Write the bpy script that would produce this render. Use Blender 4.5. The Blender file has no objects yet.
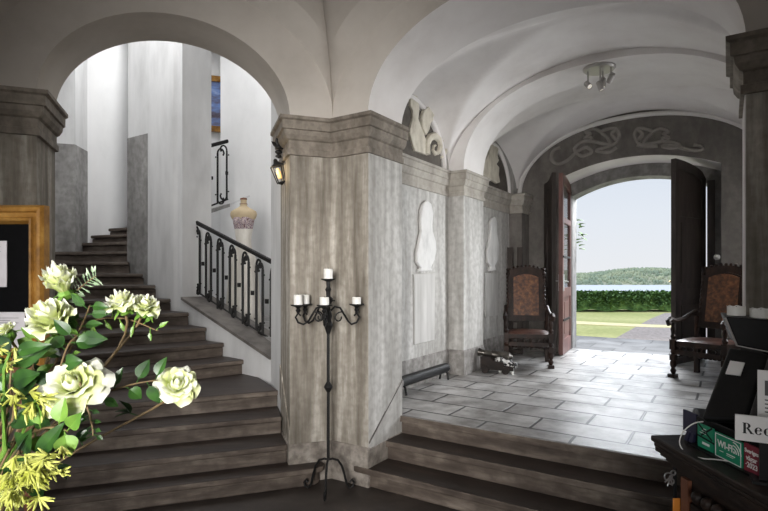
import bpy, bmesh, math, random
from mathutils import Vector, Matrix
random.seed(7)
R = math.radians
PI = math.pi
sc = bpy.context.scene
COL = sc.collection
F = 527.0; CX = 384.0; YH = 275.0; HC = 1.65
def P(x, y, d):
    return Vector(((x-CX)/F*d, d, HC-(y-YH)*d/F))
# hall frame: local x = across (q), local y = into the hall (p)
TH = R(33.13)
PB = Vector((-.125, 4.098, 0)); HV = Vector((math.sin(TH), math.cos(TH), 0)); BV = Vector((math.cos(TH), -math.sin(TH), 0))
HF = (PB, -TH)
def H(p, q, z=0): return PB + HV*p + BV*q + Vector((0, 0, z))
# stair-arch frame: local x = -s , local y = t
TA = R(19.5)
P0 = Vector((-.419, 4.29, 0)); AV = Vector((math.cos(TA), math.sin(TA), 0)); NB = Vector((-math.sin(TA), math.cos(TA), 0))
AF = (P0, TA)
def A(s, t, z=0): return P0 - AV*s + NB*t + Vector((0, 0, z))
def px_on_q(x, y, q):            # point of the hall side wall (plane q) -> (p, z)
    k = (x-CX)/F
    p = (k*(PB.y+BV.y*q) - (PB.x+BV.x*q)) / (HV.x - k*HV.y)
    v = PB.y + BV.y*q + HV.y*p
    return p, HC-(y-YH)*v/F
def px_on_p(x, y, p):            # point of a cross wall (plane p) -> (q, z)
    k = (x-CX)/F
    q = (k*(PB.y+HV.y*p) - (PB.x+HV.x*p)) / (BV.x - k*BV.y)
    v = PB.y + BV.y*q + HV.y*p
    return q, HC-(y-YH)*v/F

# ---------------------------------------------------------------- materials
def srgb(r, g, b):
    f = lambda c: (c/255/12.92) if c/255 <= .04045 else ((c/255+.055)/1.055)**2.4
    return (f(r), f(g), f(b), 1)
def mix(a, b, t): return tuple(a[i]*(1-t)+b[i]*t for i in range(3))+(1,)
def newmat(name):
    m = bpy.data.materials.new(name); m.use_nodes = True
    nt = m.node_tree; return m, nt, nt.nodes, nt.links, nt.nodes['Principled BSDF']
def noise_mat(name, cols, scale=(4, 4, 4), detail=8, rough=.7, bump=.1, bscale=None, pos=None, metal=0, spec=.5, second=None, roughness=.6, coat=0):
    m, nt, N, L, b = newmat(name)
    tc = N.new('ShaderNodeTexCoord'); mp = N.new('ShaderNodeMapping'); mp.inputs['Scale'].default_value = scale
    L.new(tc.outputs['Object'], mp.inputs['Vector'])
    n = N.new('ShaderNodeTexNoise'); n.inputs['Scale'].default_value = 1; n.inputs['Detail'].default_value = detail; n.inputs['Roughness'].default_value = roughness
    L.new(mp.outputs[0], n.inputs['Vector'])
    cr = N.new('ShaderNodeValToRGB'); L.new(n.outputs['Fac'], cr.inputs['Fac'])
    k = len(cols); pos = pos or [.3+.4*i/max(1, k-1) for i in range(k)]
    e = cr.color_ramp.elements
    while len(e) < k: e.new(.5)
    for i in range(k): e[i].position = pos[i]; e[i].color = cols[i]
    out = cr.outputs['Color']
    if second:                  # (scale, dark colour, amount): a second, finer mottling
        n2 = N.new('ShaderNodeTexNoise'); n2.inputs['Scale'].default_value = second[0]; n2.inputs['Detail'].default_value = 6
        L.new(tc.outputs['Object'], n2.inputs['Vector'])
        c2 = N.new('ShaderNodeValToRGB'); c2.color_ramp.elements[0].position = .42; c2.color_ramp.elements[1].position = .62
        L.new(n2.outputs['Fac'], c2.inputs['Fac'])
        mm = N.new('ShaderNodeMath'); mm.operation = 'MULTIPLY'; mm.inputs[1].default_value = second[2]; L.new(c2.outputs['Color'], mm.inputs[0])
        mx = N.new('ShaderNodeMix'); mx.data_type = 'RGBA'
        L.new(mm.outputs[0], mx.inputs[0]); L.new(out, mx.inputs[6]); mx.inputs[7].default_value = second[1]
        out = mx.outputs[2]
    L.new(out, b.inputs['Base Color'])
    b.inputs['Roughness'].default_value = rough; b.inputs['Metallic'].default_value = metal
    b.inputs['Specular IOR Level'].default_value = spec
    if bump:
        bp = N.new('ShaderNodeBump'); bp.inputs['Strength'].default_value = bump; bp.inputs['Distance'].default_value = .02
        L.new(n.outputs['Fac'], bp.inputs['Height']); L.new(bp.outputs[0], b.inputs['Normal'])
    return m
def flat(name, c, rough=.5, metal=0, spec=.5):
    m, nt, N, L, b = newmat(name)
    b.inputs['Base Color'].default_value = c; b.inputs['Roughness'].default_value = rough
    b.inputs['Metallic'].default_value = metal; b.inputs['Specular IOR Level'].default_value = spec
    return m
def emit(name, c, s):
    m, nt, N, L, b = newmat(name)
    b.inputs['Base Color'].default_value = c
    b.inputs['Emission Color'].default_value = c; b.inputs['Emission Strength'].default_value = s
    return m
M = {}
M['pier'] = noise_mat('pier_stone', [srgb(100, 93, 83), srgb(148, 141, 130), srgb(202, 196, 186)], (11, 11, 1.0), 12, .72, .12, second=(20, srgb(100, 90, 78), .28))
M['pier_base'] = noise_mat('pier_base_stone', [srgb(100, 93, 86), srgb(150, 142, 133), srgb(175, 167, 158)], (7, 7, 5), 10, .75, .2, second=(18, srgb(80, 72, 66), .5))
M['cornice'] = noise_mat('cornice_stone', [srgb(100, 92, 83), srgb(132, 123, 112), srgb(156, 147, 135)], (7, 7, 3), 10, .75, .1, second=(25, srgb(78, 70, 62), .3))
M['wallstone'] = noise_mat('hall_wall_stucco', [srgb(150, 147, 142), srgb(184, 182, 178), srgb(212, 210, 207)], (8, 8, .8), 11, .75, .1, second=(16, srgb(120, 116, 110), .28))
M['wallbase'] = noise_mat('hall_base_stone', [srgb(110, 106, 102), srgb(152, 148, 144), srgb(180, 177, 173)], (6, 6, 6), 9, .8, .15, second=(16, srgb(90, 86, 82), .4))
M['hallcornice'] = noise_mat('hall_cornice_stone', [srgb(146, 140, 131), srgb(170, 164, 155), srgb(188, 183, 174)], (5, 5, 2), 9, .75, .08, second=(22, srgb(118, 111, 102), .2))
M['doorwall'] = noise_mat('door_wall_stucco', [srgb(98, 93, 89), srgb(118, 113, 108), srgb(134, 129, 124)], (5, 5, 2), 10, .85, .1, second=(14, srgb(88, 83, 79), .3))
M['plaster'] = noise_mat('warm_plaster', [srgb(180, 173, 164), srgb(197, 190, 182), srgb(208, 202, 194)], (1.3, 1.3, 1.3), 6, .9, .04)
M['vault'] = noise_mat('white_vault_plaster', [srgb(216, 211, 208), srgb(230, 226, 224), srgb(238, 235, 233)], (1.5, 1.5, 1.5), 7, .9, .04)
M['white'] = noise_mat('stair_white_plaster', [srgb(214, 214, 214), srgb(228, 228, 228), srgb(236, 236, 236)], (1.2, 1.2, .5), 6, .9, .04)
M['greyplaster'] = noise_mat('stair_grey_plaster', [srgb(186, 186, 186), srgb(206, 206, 206), srgb(218, 218, 218)], (2.5, 2.5, .8), 8, .85, .05)
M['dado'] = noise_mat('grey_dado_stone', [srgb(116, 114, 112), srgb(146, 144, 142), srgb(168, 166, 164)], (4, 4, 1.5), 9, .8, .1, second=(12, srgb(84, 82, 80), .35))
M['cap'] = noise_mat('dark_cap_stone', [srgb(70, 66, 63), srgb(98, 93, 89), srgb(118, 113, 108)], (5, 5, 5), 9, .7, .1)
M['step'] = noise_mat('worn_step_tread', [srgb(38, 29, 25), srgb(52, 42, 37), srgb(70, 58, 51)], (2.2, 7, 9), 9, .5, .2, second=(10, srgb(40, 32, 28), .5))
M['riser'] = noise_mat('dusty_step_riser', [srgb(62, 52, 46), srgb(98, 87, 78), srgb(136, 125, 114)], (2.2, 2.2, 12), 9, .7, .2, second=(9, srgb(62, 52, 45), .5))
M['vfloor'] = noise_mat('dark_stone_floor', [srgb(46, 40, 37), srgb(62, 55, 51), srgb(80, 72, 67)], (2, 2, 2), 9, .5, .15, second=(9, srgb(48, 41, 38), .5))
M['iron'] = noise_mat('black_wrought_iron', [srgb(16, 15, 15), srgb(30, 29, 28)], (20, 20, 20), 4, .55, .1, spec=.3)
M['gold'] = noise_mat('gilt_wood', [srgb(96, 64, 24), srgb(150, 106, 44), srgb(184, 140, 70)], (9, 9, 9), 7, .42, .15, metal=.25)
M['black'] = noise_mat('black_felt', [srgb(8, 8, 9), srgb(13, 13, 14)], (30, 30, 30), 4, .95, .02, spec=.1)
M['paper'] = noise_mat('grey_paper', [srgb(196, 192, 196), srgb(214, 211, 214)], (8, 8, 8), 4, .8, .01)
M['oldwood'] = noise_mat('dark_carved_oak', [srgb(20, 15, 13), srgb(36, 27, 23), srgb(54, 40, 33)], (6, 6, 22), 8, .55, .25, spec=.3)
M['chairwood'] = noise_mat('dark_walnut', [srgb(22, 14, 11), srgb(40, 26, 20), srgb(60, 40, 30)], (12, 12, 5), 7, .5, .15, spec=.3)
M['leather'] = noise_mat('tooled_brown_leather', [srgb(48, 27, 17), srgb(98, 58, 32), srgb(142, 94, 52)], (18, 18, 18), 8, .45, .35)
M['seatleather'] = noise_mat('brown_seat_leather', [srgb(52, 33, 27), srgb(80, 52, 43), srgb(102, 72, 60)], (12, 12, 12), 6, .35, .1)
M['reddoor'] = noise_mat('red_brown_door_paint', [srgb(84, 52, 47), srgb(112, 74, 68), srgb(134, 94, 87)], (5, 5, 1.5), 6, .4, .05)
M['darkdoor'] = noise_mat('dark_door_wood', [srgb(44, 38, 35), srgb(62, 54, 50), srgb(78, 69, 64)], (9, 9, 1.5), 7, .5, .1)
M['brass'] = flat('worn_brass', srgb(170, 150, 110), .35, .9)
M['steel'] = flat('brushed_steel', srgb(205, 205, 205), .3, .9)
M['spotmetal'] = flat('grey_lacquered_metal', srgb(176, 172, 168), .4, .3)
M['wax'] = noise_mat('white_wax', [srgb(232, 230, 224), srgb(246, 245, 240)], (20, 20, 20), 3, .5, .03)
M['relief'] = noise_mat('pale_grisaille', [srgb(176, 168, 152), srgb(206, 199, 184), srgb(222, 216, 202)], (9, 9, 5), 8, .85, .2)
M['whiterelief'] = noise_mat('white_grisaille', [srgb(196, 195, 193), srgb(216, 215, 213), srgb(226, 225, 223)], (8, 8, 4), 7, .85, .1)
M['pedestal'] = noise_mat('grey_grisaille', [srgb(172, 170, 166), srgb(192, 190, 187), srgb(206, 204, 201)], (8, 8, 1), 8, .85, .06)
M['lunette'] = noise_mat('dark_lunette_paint', [srgb(66, 60, 55), srgb(88, 82, 76), srgb(104, 98, 91)], (5, 5, 5), 8, .9, .05)
M['doorrelief'] = noise_mat('grey_stucco_relief', [srgb(134, 129, 123), srgb(158, 153, 147)], (8, 8, 8), 6, .85, .05)
M['bark'] = noise_mat('brown_stem', [srgb(70, 56, 36), srgb(112, 92, 58)], (30, 30, 10), 5, .7, .1)
M['grass'] = noise_mat('lawn_grass', [srgb(128, 136, 72), srgb(160, 158, 96), srgb(188, 180, 124)], (.35, .35, .35), 10, .95, .2, second=(9, srgb(106, 116, 58), .35))
M['gravel'] = noise_mat('brown_gravel', [srgb(112, 102, 94), srgb(140, 128, 120), srgb(160, 150, 142)], (14, 14, 14), 10, .95, .2)
M['sand'] = noise_mat('pale_path_gravel', [srgb(196, 180, 130), srgb(216, 202, 158)], (6, 6, 6), 8, .95, .1)
M['hedge'] = noise_mat('hedge_leaf', [srgb(46, 72, 34), srgb(82, 114, 54), srgb(122, 150, 78)], (5, 5, 5), 6, .8, .1)
M['forest'] = noise_mat('hazy_forest_tree', [srgb(112, 126, 110), srgb(140, 150, 124), srgb(168, 170, 138)], (.02, .02, .02), 6, .95, 0)  # distance haze is put into this pale grey-green tree colour
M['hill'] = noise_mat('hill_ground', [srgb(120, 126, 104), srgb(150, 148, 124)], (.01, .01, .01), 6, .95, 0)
M['lake'] = flat('lake_water', srgb(176, 178, 180), .8)
M['skin'] = noise_mat('linen_dress_form', [srgb(184, 165, 134), srgb(202, 184, 152)], (10, 10, 10), 5, .8, .05)
M['satin'] = noise_mat('ivory_satin', [srgb(196, 190, 180), srgb(226, 222, 214)], (16, 16, 3), 6, .45, .3)
M['floral'] = noise_mat('floral_bodice', [srgb(84, 34, 52), srgb(206, 190, 186), srgb(96, 70, 100), srgb(210, 198, 192), srgb(60, 46, 44)], (24, 24, 24), 2, .6, .1, pos=[.35, .45, .52, .6, .68])
M['plasticblack'] = noise_mat('matt_black_plastic', [srgb(14, 14, 15), srgb(20, 20, 21)], (60, 60, 60), 3, .5, .03, spec=.25)
M['plasticgrey'] = flat('grey_plastic', srgb(84, 82, 82), .5)
M['greensign'] = flat('green_sign', srgb(24, 140, 104), .4)
M['redsign'] = flat('dark_red_sign', srgb(126, 34, 52), .5)
M['navy'] = flat('navy_plastic', srgb(40, 40, 66), .5)
M['signwhite'] = flat('sign_white', srgb(236, 234, 232), .5)
M['ink'] = flat('black_ink', srgb(20, 18, 18), .6)
M['cable'] = flat('white_cable', srgb(222, 220, 216), .4)
M['orange'] = flat('orange_leather', srgb(214, 134, 52), .5)
M['brownstrip'] = noise_mat('brown_wood_strip', [srgb(96, 58, 40), srgb(128, 82, 60)], (9, 9, 3), 5, .5, .1)
M['bronze'] = noise_mat('polished_gunmetal', [srgb(60, 56, 52), srgb(120, 116, 110)], (6, 6, 6), 4, .3, .05, metal=.8)
M['porcelain'] = noise_mat('blue_white_porcelain', [srgb(36, 52, 140), srgb(60, 80, 170), srgb(232, 234, 240), srgb(240, 241, 245)], (16, 16, 16), 2, .2, 0, pos=[.3, .42, .46, .8])
M['lake_paint'] = noise_mat('landscape_painting', [srgb(60, 44, 36), srgb(96, 90, 110), srgb(110, 140, 196), srgb(190, 200, 220)], (2, 2, 5), 6, .5, .02)
M['flame_glass'] = emit('glowing_lantern_glass', srgb(255, 206, 130), .5)
M['spotlens'] = emit('spot_lens_glow', srgb(235, 228, 216), .6)  # slight glow added to the lenses; the spots themselves are off
def leafmat(name, c1, c2, tr=.25):
    m, nt, N, L, b = newmat(name)
    tc = N.new('ShaderNodeTexCoord'); n = N.new('ShaderNodeTexNoise'); n.inputs['Scale'].default_value = 22
    L.new(tc.outputs['Object'], n.inputs['Vector'])
    cr = N.new('ShaderNodeValToRGB'); cr.color_ramp.elements[0].position = .35; cr.color_ramp.elements[1].position = .65
    cr.color_ramp.elements[0].color = c1; cr.color_ramp.elements[1].color = c2
    L.new(n.outputs['Fac'], cr.inputs['Fac']); L.new(cr.outputs[0], b.inputs['Base Color']); b.inputs['Roughness'].default_value = .4
    t = N.new('ShaderNodeBsdfTranslucent'); L.new(cr.outputs[0], t.inputs['Color'])
    ms = N.new('ShaderNodeMixShader'); ms.inputs[0].default_value = tr
    L.new(b.outputs[0], ms.inputs[1]); L.new(t.outputs[0], ms.inputs[2]); L.new(ms.outputs[0], N['Material Output'].inputs['Surface'])
    return m
M['leaf'] = leafmat('glossy_leaf', srgb(22, 48, 20), srgb(52, 88, 34))
M['leafpale'] = leafmat('pale_leaf', srgb(74, 112, 40), srgb(112, 148, 62))
M['leafgrey'] = leafmat('grey_green_leaf', srgb(120, 142, 110), srgb(170, 186, 158))
M['floret'] = leafmat('yellow_green_floret', srgb(164, 170, 66), srgb(204, 206, 122), .3)
def petalmat():
    m, nt, N, L, b = newmat('rose_petal')
    at = N.new('ShaderNodeAttribute'); at.attribute_name = 'tint'
    cr = N.new('ShaderNodeValToRGB')
    e = cr.color_ramp.elements
    e[0].position = 0; e[0].color = srgb(158, 174, 78); e[1].position = .85; e[1].color = srgb(238, 239, 226)
    e.new(.55).color = srgb(216, 222, 164)
    L.new(at.outputs['Fac'], cr.inputs['Fac']); L.new(cr.outputs[0], b.inputs['Base Color']); b.inputs['Roughness'].default_value = .6
    t = N.new('ShaderNodeBsdfTranslucent'); L.new(cr.outputs[0], t.inputs['Color'])
    ms = N.new('ShaderNodeMixShader'); ms.inputs[0].default_value = .42
    L.new(b.outputs[0], ms.inputs[1]); L.new(t.outputs[0], ms.inputs[2]); L.new(ms.outputs[0], N['Material Output'].inputs['Surface'])
    return m
M['petal'] = petalmat()
def glassmat():
    m, nt, N, L, b = newmat('door_glass')
    b.inputs['Roughness'].default_value = .02; b.inputs['Transmission Weight'].default_value = 1; b.inputs['IOR'].default_value = 1.1
    return m
M['glass'] = glassmat()
def brickmat(name, c1, c2, mortar, bw, rh, ms, rough, worn):
    m, nt, N, L, b = newmat(name)
    tc = N.new('ShaderNodeTexCoord')
    nz = N.new('ShaderNodeTexNoise'); nz.inputs['Scale'].default_value = 5; nz.inputs['Detail'].default_value = 6
    L.new(tc.outputs['Object'], nz.inputs['Vector'])
    ma = N.new('ShaderNodeVectorMath'); ma.operation = 'MULTIPLY_ADD'; ma.inputs[1].default_value = (.016, .016, 0)
    L.new(nz.outputs['Color'], ma.inputs[0]); L.new(tc.outputs['Object'], ma.inputs[2])
    br = N.new('ShaderNodeTexBrick'); L.new(ma.outputs[0], br.inputs['Vector'])
    br.inputs['Scale'].default_value = 1; br.inputs['Brick Width'].default_value = bw; br.inputs['Row Height'].default_value = rh
    br.inputs['Mortar Size'].default_value = ms; br.inputs['Mortar Smooth'].default_value = .3
    br.inputs['Color1'].default_value = c1; br.inputs['Color2'].default_value = c2; br.inputs['Mortar'].default_value = mortar
    n = N.new('ShaderNodeTexNoise'); n.inputs['Scale'].default_value = 2.4; n.inputs['Detail'].default_value = 10; n.inputs['Roughness'].default_value = .65
    L.new(tc.outputs['Object'], n.inputs['Vector'])
    cr = N.new('ShaderNodeValToRGB'); cr.color_ramp.elements[0].position = .36; cr.color_ramp.elements[1].position = .6
    cr.color_ramp.elements[0].color = worn; cr.color_ramp.elements[1].color = (1, 1, 1, 1)
    L.new(n.outputs['Fac'], cr.inputs['Fac'])
    mx = N.new('ShaderNodeMix'); mx.data_type = 'RGBA'; mx.blend_type = 'MULTIPLY'; mx.inputs[0].default_value = 1
    L.new(br.outputs['Color'], mx.inputs[6]); L.new(cr.outputs[0], mx.inputs[7]); L.new(mx.outputs[2], b.inputs['Base Color'])
    b.inputs['Roughness'].default_value = rough
    bp = N.new('ShaderNodeBump'); bp.inputs['Strength'].default_value = .5; bp.inputs['Distance'].default_value = .008; bp.invert = True
    L.new(br.outputs['Fac'], bp.inputs['Height'])
    bp2 = N.new('ShaderNodeBump'); bp2.inputs['Strength'].default_value = .25; bp2.inputs['Distance'].default_value = .01
    L.new(n.outputs['Fac'], bp2.inputs['Height']); L.new(bp.outputs[0], bp2.inputs['Normal']); L.new(bp2.outputs[0], b.inputs['Normal'])
    return m
M['flags'] = brickmat('hall_flagstones', srgb(172, 170, 168), srgb(196, 194, 192), srgb(34, 32, 30), .70, .36, .013, .36, srgb(150, 146, 142))
M['outflags'] = brickmat('outdoor_flagstones', srgb(84, 83, 82), srgb(102, 101, 100), srgb(58, 56, 54), .8, .5, .012, .7, srgb(190, 188, 186))

# ---------------------------------------------------------------- mesh helpers
class G:
    def __init__(s): s.bm = bmesh.new()
    def f(s, vs):
        try: return s.bm.faces.new(vs)
        except ValueError: return None
    def v(s, c): return s.bm.verts.new(c)
    def box(s, c, d, rz=0, rot=None):
        m = rot or Matrix.Rotation(rz, 3, 'Z'); c = Vector(c)
        vs = [s.v(c + m @ Vector((x*d[0]/2, y*d[1]/2, z*d[2]/2))) for x in (-1, 1) for y in (-1, 1) for z in (-1, 1)]
        for q in ((0, 1, 3, 2), (4, 6, 7, 5), (0, 4, 5, 1), (2, 3, 7, 6), (0, 2, 6, 4), (1, 5, 7, 3)): s.f([vs[i] for i in q])
        return s
    def bx(s, x0, x1, y0, y1, z0, z1): return s.box(((x0+x1)/2, (y0+y1)/2, (z0+z1)/2), (x1-x0, y1-y0, z1-z0))
    def prism(s, poly, a, b, fn=None):
        fn = fn or (lambda x, y, h: (x, y, h))
        lo = [s.v(fn(x, y, a)) for x, y in poly]; hi = [s.v(fn(x, y, b)) for x, y in poly]; n = len(poly)
        s.f(lo[::-1]); s.f(hi)
        for i in range(n): s.f([lo[i], lo[(i+1) % n], hi[(i+1) % n], hi[i]])
        return s
    def tube(s, pts, r, n=8, closed=False, cap=True):
        pts = [Vector(p) for p in pts]; k = len(pts); rs = r if isinstance(r, (list, tuple)) else [r]*k
        rings = []; up = None
        for i in range(k):
            a = pts[(i-1) % k] if (closed or i > 0) else pts[i]; b = pts[(i+1) % k] if (closed or i < k-1) else pts[i]
            t = (b-a)
            if t.length < 1e-9: t = Vector((0, 0, 1))
            t.normalize()
            if up is None:
                up = Vector((0, 0, 1)) if abs(t.z) < .9 else Vector((1, 0, 0))
            x = up - t*up.dot(t)
            if x.length < 1e-6: x = t.orthogonal()
            x.normalize(); up = x; y = t.cross(x)
            rings.append([s.v(pts[i] + (x*math.cos(2*PI*j/n) + y*math.sin(2*PI*j/n))*rs[i]) for j in range(n)])
        for i in range(k if closed else k-1):
            A_, B_ = rings[i], rings[(i+1) % k]
            for j in range(n): s.f([A_[j], A_[(j+1) % n], B_[(j+1) % n], B_[j]])
        if cap and not closed: s.f(rings[0][::-1]); s.f(rings[-1])
        return s
    def lathe(s, prof, c=(0, 0, 0), n=20, mat=None, sx=1, sy=1):
        c = Vector(c); mat = mat or Matrix.Identity(3); rings = []
        for r, z in prof:
            if r < 1e-6: rings.append([s.v(c + mat @ Vector((0, 0, z)))])
            else: rings.append([s.v(c + mat @ Vector((r*sx*math.cos(2*PI*j/n), r*sy*math.sin(2*PI*j/n), z))) for j in range(n)])
        for a, b in zip(rings, rings[1:]):
            for j in range(n):
                k = (j+1) % n
                if len(a) == 1 and len(b) == 1: continue
                if len(a) == 1: s.f([a[0], b[k], b[j]])
                elif len(b) == 1: s.f([a[j], a[k], b[0]])
                else: s.f([a[j], a[k], b[k], b[j]])
        if len(rings[0]) > 1: s.f(rings[0][::-1])
        if len(rings[-1]) > 1: s.f(rings[-1])
        return s
    def grid(s, fn, nu, nv):
        vs = [[s.v(fn(i/nu, j/nv)) for j in range(nv+1)] for i in range(nu+1)]
        for i in range(nu):
            for j in range(nv): s.f([vs[i][j], vs[i+1][j], vs[i+1][j+1], vs[i][j+1]])
        return vs
    def sphere(s, c, r, sx=1, sy=1, sz=1, n=12):
        return s.lathe([(r*math.sin(PI*i/8), -r*math.cos(PI*i/8)*sz) for i in range(9)], c, n, None, sx, sy)
    def sweep(s, path, prof, closed=False):   # path: 2D points (outward = right side of travel), prof: (offset, z)
        n = len(path); pv = [Vector(p) for p in path]; nor = []
        for i in range(n):
            d1 = (pv[i]-pv[i-1]).normalized() if i > 0 else None
            d2 = (pv[i+1]-pv[i]).normalized() if i < n-1 else None
            n1 = Vector((d1.y, -d1.x)) if d1 else None; n2 = Vector((d2.y, -d2.x)) if d2 else None
            if n1 is None: m = n2
            elif n2 is None: m = n1
            else: m = (n1+n2)/(1+n1.dot(n2))
            nor.append(m)
        rows = [[s.v((pv[i].x+nor[i].x*o, pv[i].y+nor[i].y*o, z)) for i in range(n)] for o, z in prof]
        for a, b in zip(rows, rows[1:]):
            for i in range(n-1): s.f([a[i], a[i+1], b[i+1], b[i]])
        for e in (0, -1): s.f([r[e] for r in rows])
        return s
    def mesh(s, name, ang=35, smooth=True, recalc=True):
        me = bpy.data.meshes.new(name)
        if recalc: bmesh.ops.recalc_face_normals(s.bm, faces=s.bm.faces)
        if smooth:
            for f in s.bm.faces: f.smooth = True
        s.bm.to_mesh(me); s.bm.free()
        if smooth: me.set_sharp_from_angle(angle=R(ang))
        return me
    def build(s, name, mat, parent=None, frame=None, ang=35, smooth=True, recalc=True):
        me = s.mesh(name, ang, smooth, recalc)
        for m in (mat if isinstance(mat, list) else [mat]): me.materials.append(m)
        return link(name, me, parent, frame)
def link(name, me, parent=None, frame=None):
    o = bpy.data.objects.new(name, me); COL.objects.link(o)
    if frame: o.location = frame[0]; o.rotation_euler.z = frame[1]
    if parent: o.parent = parent
    return o
def tag(o, label, cat, group=None, kind=None):
    o['label'] = label; o['category'] = cat
    if group: o['group'] = group
    if kind: o['kind'] = kind
    return o
def struct(o, label=None):
    o['kind'] = 'structure'
    if label: o['label'] = label
    return o
def thing(name, loc, label, cat, rz=0, group=None, kind=None):
    o = bpy.data.objects.new(name, None); COL.objects.link(o); o.empty_display_size = .1
    o.location = loc; o.rotation_euler.z = rz
    return tag(o, label, cat, group, kind)
def copy_tree(o, parent=None):
    c = o.copy(); COL.objects.link(c); c.parent = parent
    for ch in list(o.children): copy_tree(ch, c)
    return c
def bevel(o, w=.006, seg=2):
    m = o.modifiers.new('bevel', 'BEVEL'); m.width = w; m.segments = seg; m.limit_method = 'ANGLE'; m.angle_limit = R(40)
    return o
def text_mesh(txt, size, ext=.001, bold=0, align='CENTER'):
    cu = bpy.data.curves.new('lettering', 'FONT'); cu.body = txt; cu.size = size; cu.extrude = ext; cu.offset = bold; cu.align_x = align; cu.align_y = 'CENTER'
    o = bpy.data.objects.new('lettering', cu); COL.objects.link(o)
    bpy.context.view_layer.update()
    me = bpy.data.meshes.new_from_object(o.evaluated_get(bpy.context.evaluated_depsgraph_get()))
    bpy.data.objects.remove(o); return me
def se(t, n=2.0):
    t = abs(t); return 0 if t >= 1 else (1-t**n)**(1/n)
def archwall(g, x0, x1, o0, o1, zb, zt, spring, rise, y0, y1, n=2.0, k=40, rise2=None):
    """wall x0..x1, thickness y0..y1, pierced by an arch o0..o1 (legs from zb)"""
    rise2 = rise if rise2 is None else rise2
    c = (o0+o1)/2; a = (o1-o0)/2
    ph = [PI*(1-i/k) for i in range(k+1)]
    xs = [c+a*(1 if math.cos(t) > 0 else -1)*abs(math.cos(t))**(2/n) for t in ph]
    fr = lambda x: (abs(x-c)/a)
    zs = [spring+rise*se(fr(x), n) for x in xs]; z2 = [spring+rise2*se(fr(x), n) for x in xs]
    if zb < spring:
        g.bx(x0, o0, y0, y1, zb, spring) if o0 > x0 else None
        g.bx(o1, x1, y0, y1, zb, spring) if x1 > o1 else None
    if o0 > x0: g.bx(x0, o0, y0, y1, spring, zt)
    if x1 > o1: g.bx(o1, x1, y0, y1, spring, zt)
    fb = [g.v((x, y0, z)) for x, z in zip(xs, zs)]; ft = [g.v((x, y0, zt)) for x in xs]
    bb = [g.v((x, y1, z)) for x, z in zip(xs, z2)]; bt = [g.v((x, y1, zt)) for x in xs]
    for i in range(k):
        g.f([fb[i], fb[i+1], ft[i+1], ft[i]]); g.f([bb[i+1], bb[i], bt[i], bt[i+1]])
        g.f([fb[i+1], fb[i], bb[i], bb[i+1]]); g.f([ft[i], ft[i+1], bt[i+1], bt[i]])
    return g
CORN = [(0, 2.60), (.025, 2.60), (.025, 2.645), (.012, 2.65), (.012, 2.715), (.03, 2.725), (.05, 2.755), (.055, 2.79), (.07, 2.795), (.07, 2.86), (.09, 2.87), (.09, 2.895), (0, 2.895)]
BASEP = lambda z0, z1, o=.014: [(0, z0), (o, z0), (o, z1-.012), (o-.008, z1), (0, z1)]
def xy(v): return (v.x, v.y)
#SPLIT1
# ================================================================= THE SETTING
# --- floors
O_ = Vector((-.596, 1.163))                     # centre of the vestibule
def VP(deg, r=3.13): return (O_.x + r*math.cos(R(deg)), O_.y + r*math.sin(R(deg)))
VERT = [VP(27), (P0.x, P0.y), xy(A(2.42, 0)), VP(192), VP(237), VP(297), VP(342)]
g = G(); g.prism([VP(27, 3.6), (0.2, 4.9), (-1.2, 5.0), (-2.9, 4.2), VP(192, 3.5), VP(237, 3.5), VP(297, 3.5), VP(342, 3.5)], -.2, 0)
struct(g.build('floor', M['vfloor']))
g = G(); g.bx(-.5, 2.92, .512, 5.55, -.1, .45)
struct(g.build('floor_hall', M['flags'], frame=HF))
# --- hall steps (three risers, top edge at the inner face of the arch)
st = thing('hall_steps', tuple(H(0, 1.2)), 'three worn brown stone steps under the arch up to the light hall', 'steps', kind='structure')
def treads(o):
    for f in o.data.polygons: f.material_index = 1 if f.normal.z > .7 else 0
for n, (p, q0, q1) in enumerate(((-.02, -.175, 2.56), (.235, -.0, 2.424), (.47, 0, 2.424))):
    z = .15*(n+1); g = G()
    if n == 0:
        pts = [(q0, p+.14), (q0-.01, p+.06), (q0+.03, p+.01), (q0+.08, p)]
        body = [(q0+.03, p+.14), (q0+.05, p+.05), (q0+.1, p+.03), (q1, p+.03), (q1, .5), (0, .5), (0, p+.14)]
        nose = pts + [(q1, p), (q1, .5), (0.0, .5), (0.0, p+.14)]
    else:
        body = [(q0, p+.03), (q1, p+.03), (q1, .511), (q0, .511)]; nose = [(q0, p), (q1, p), (q1, .511), (q0, .511)]
    g.prism(body, 0, z-.05); g.prism(nose, z-.05, z+(.002 if n == 2 else 0))
    if n < 2: g.prism([(x, y+.015) for x, y in body[:2]]+[(body[1][0], body[1][1]+.1), (body[0][0], body[0][1]+.1)], z-.07, z-.05)
    o = g.build('step', [M['riser'], M['step'] if n < 2 else M['wallbase']], st, smooth=False); treads(o); o.matrix_parent_inverse = Matrix.Identity(4)
    o.location = PB - Vector(st.location); o.rotation_euler.z = -TH; bevel(o, .012, 3)
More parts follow.
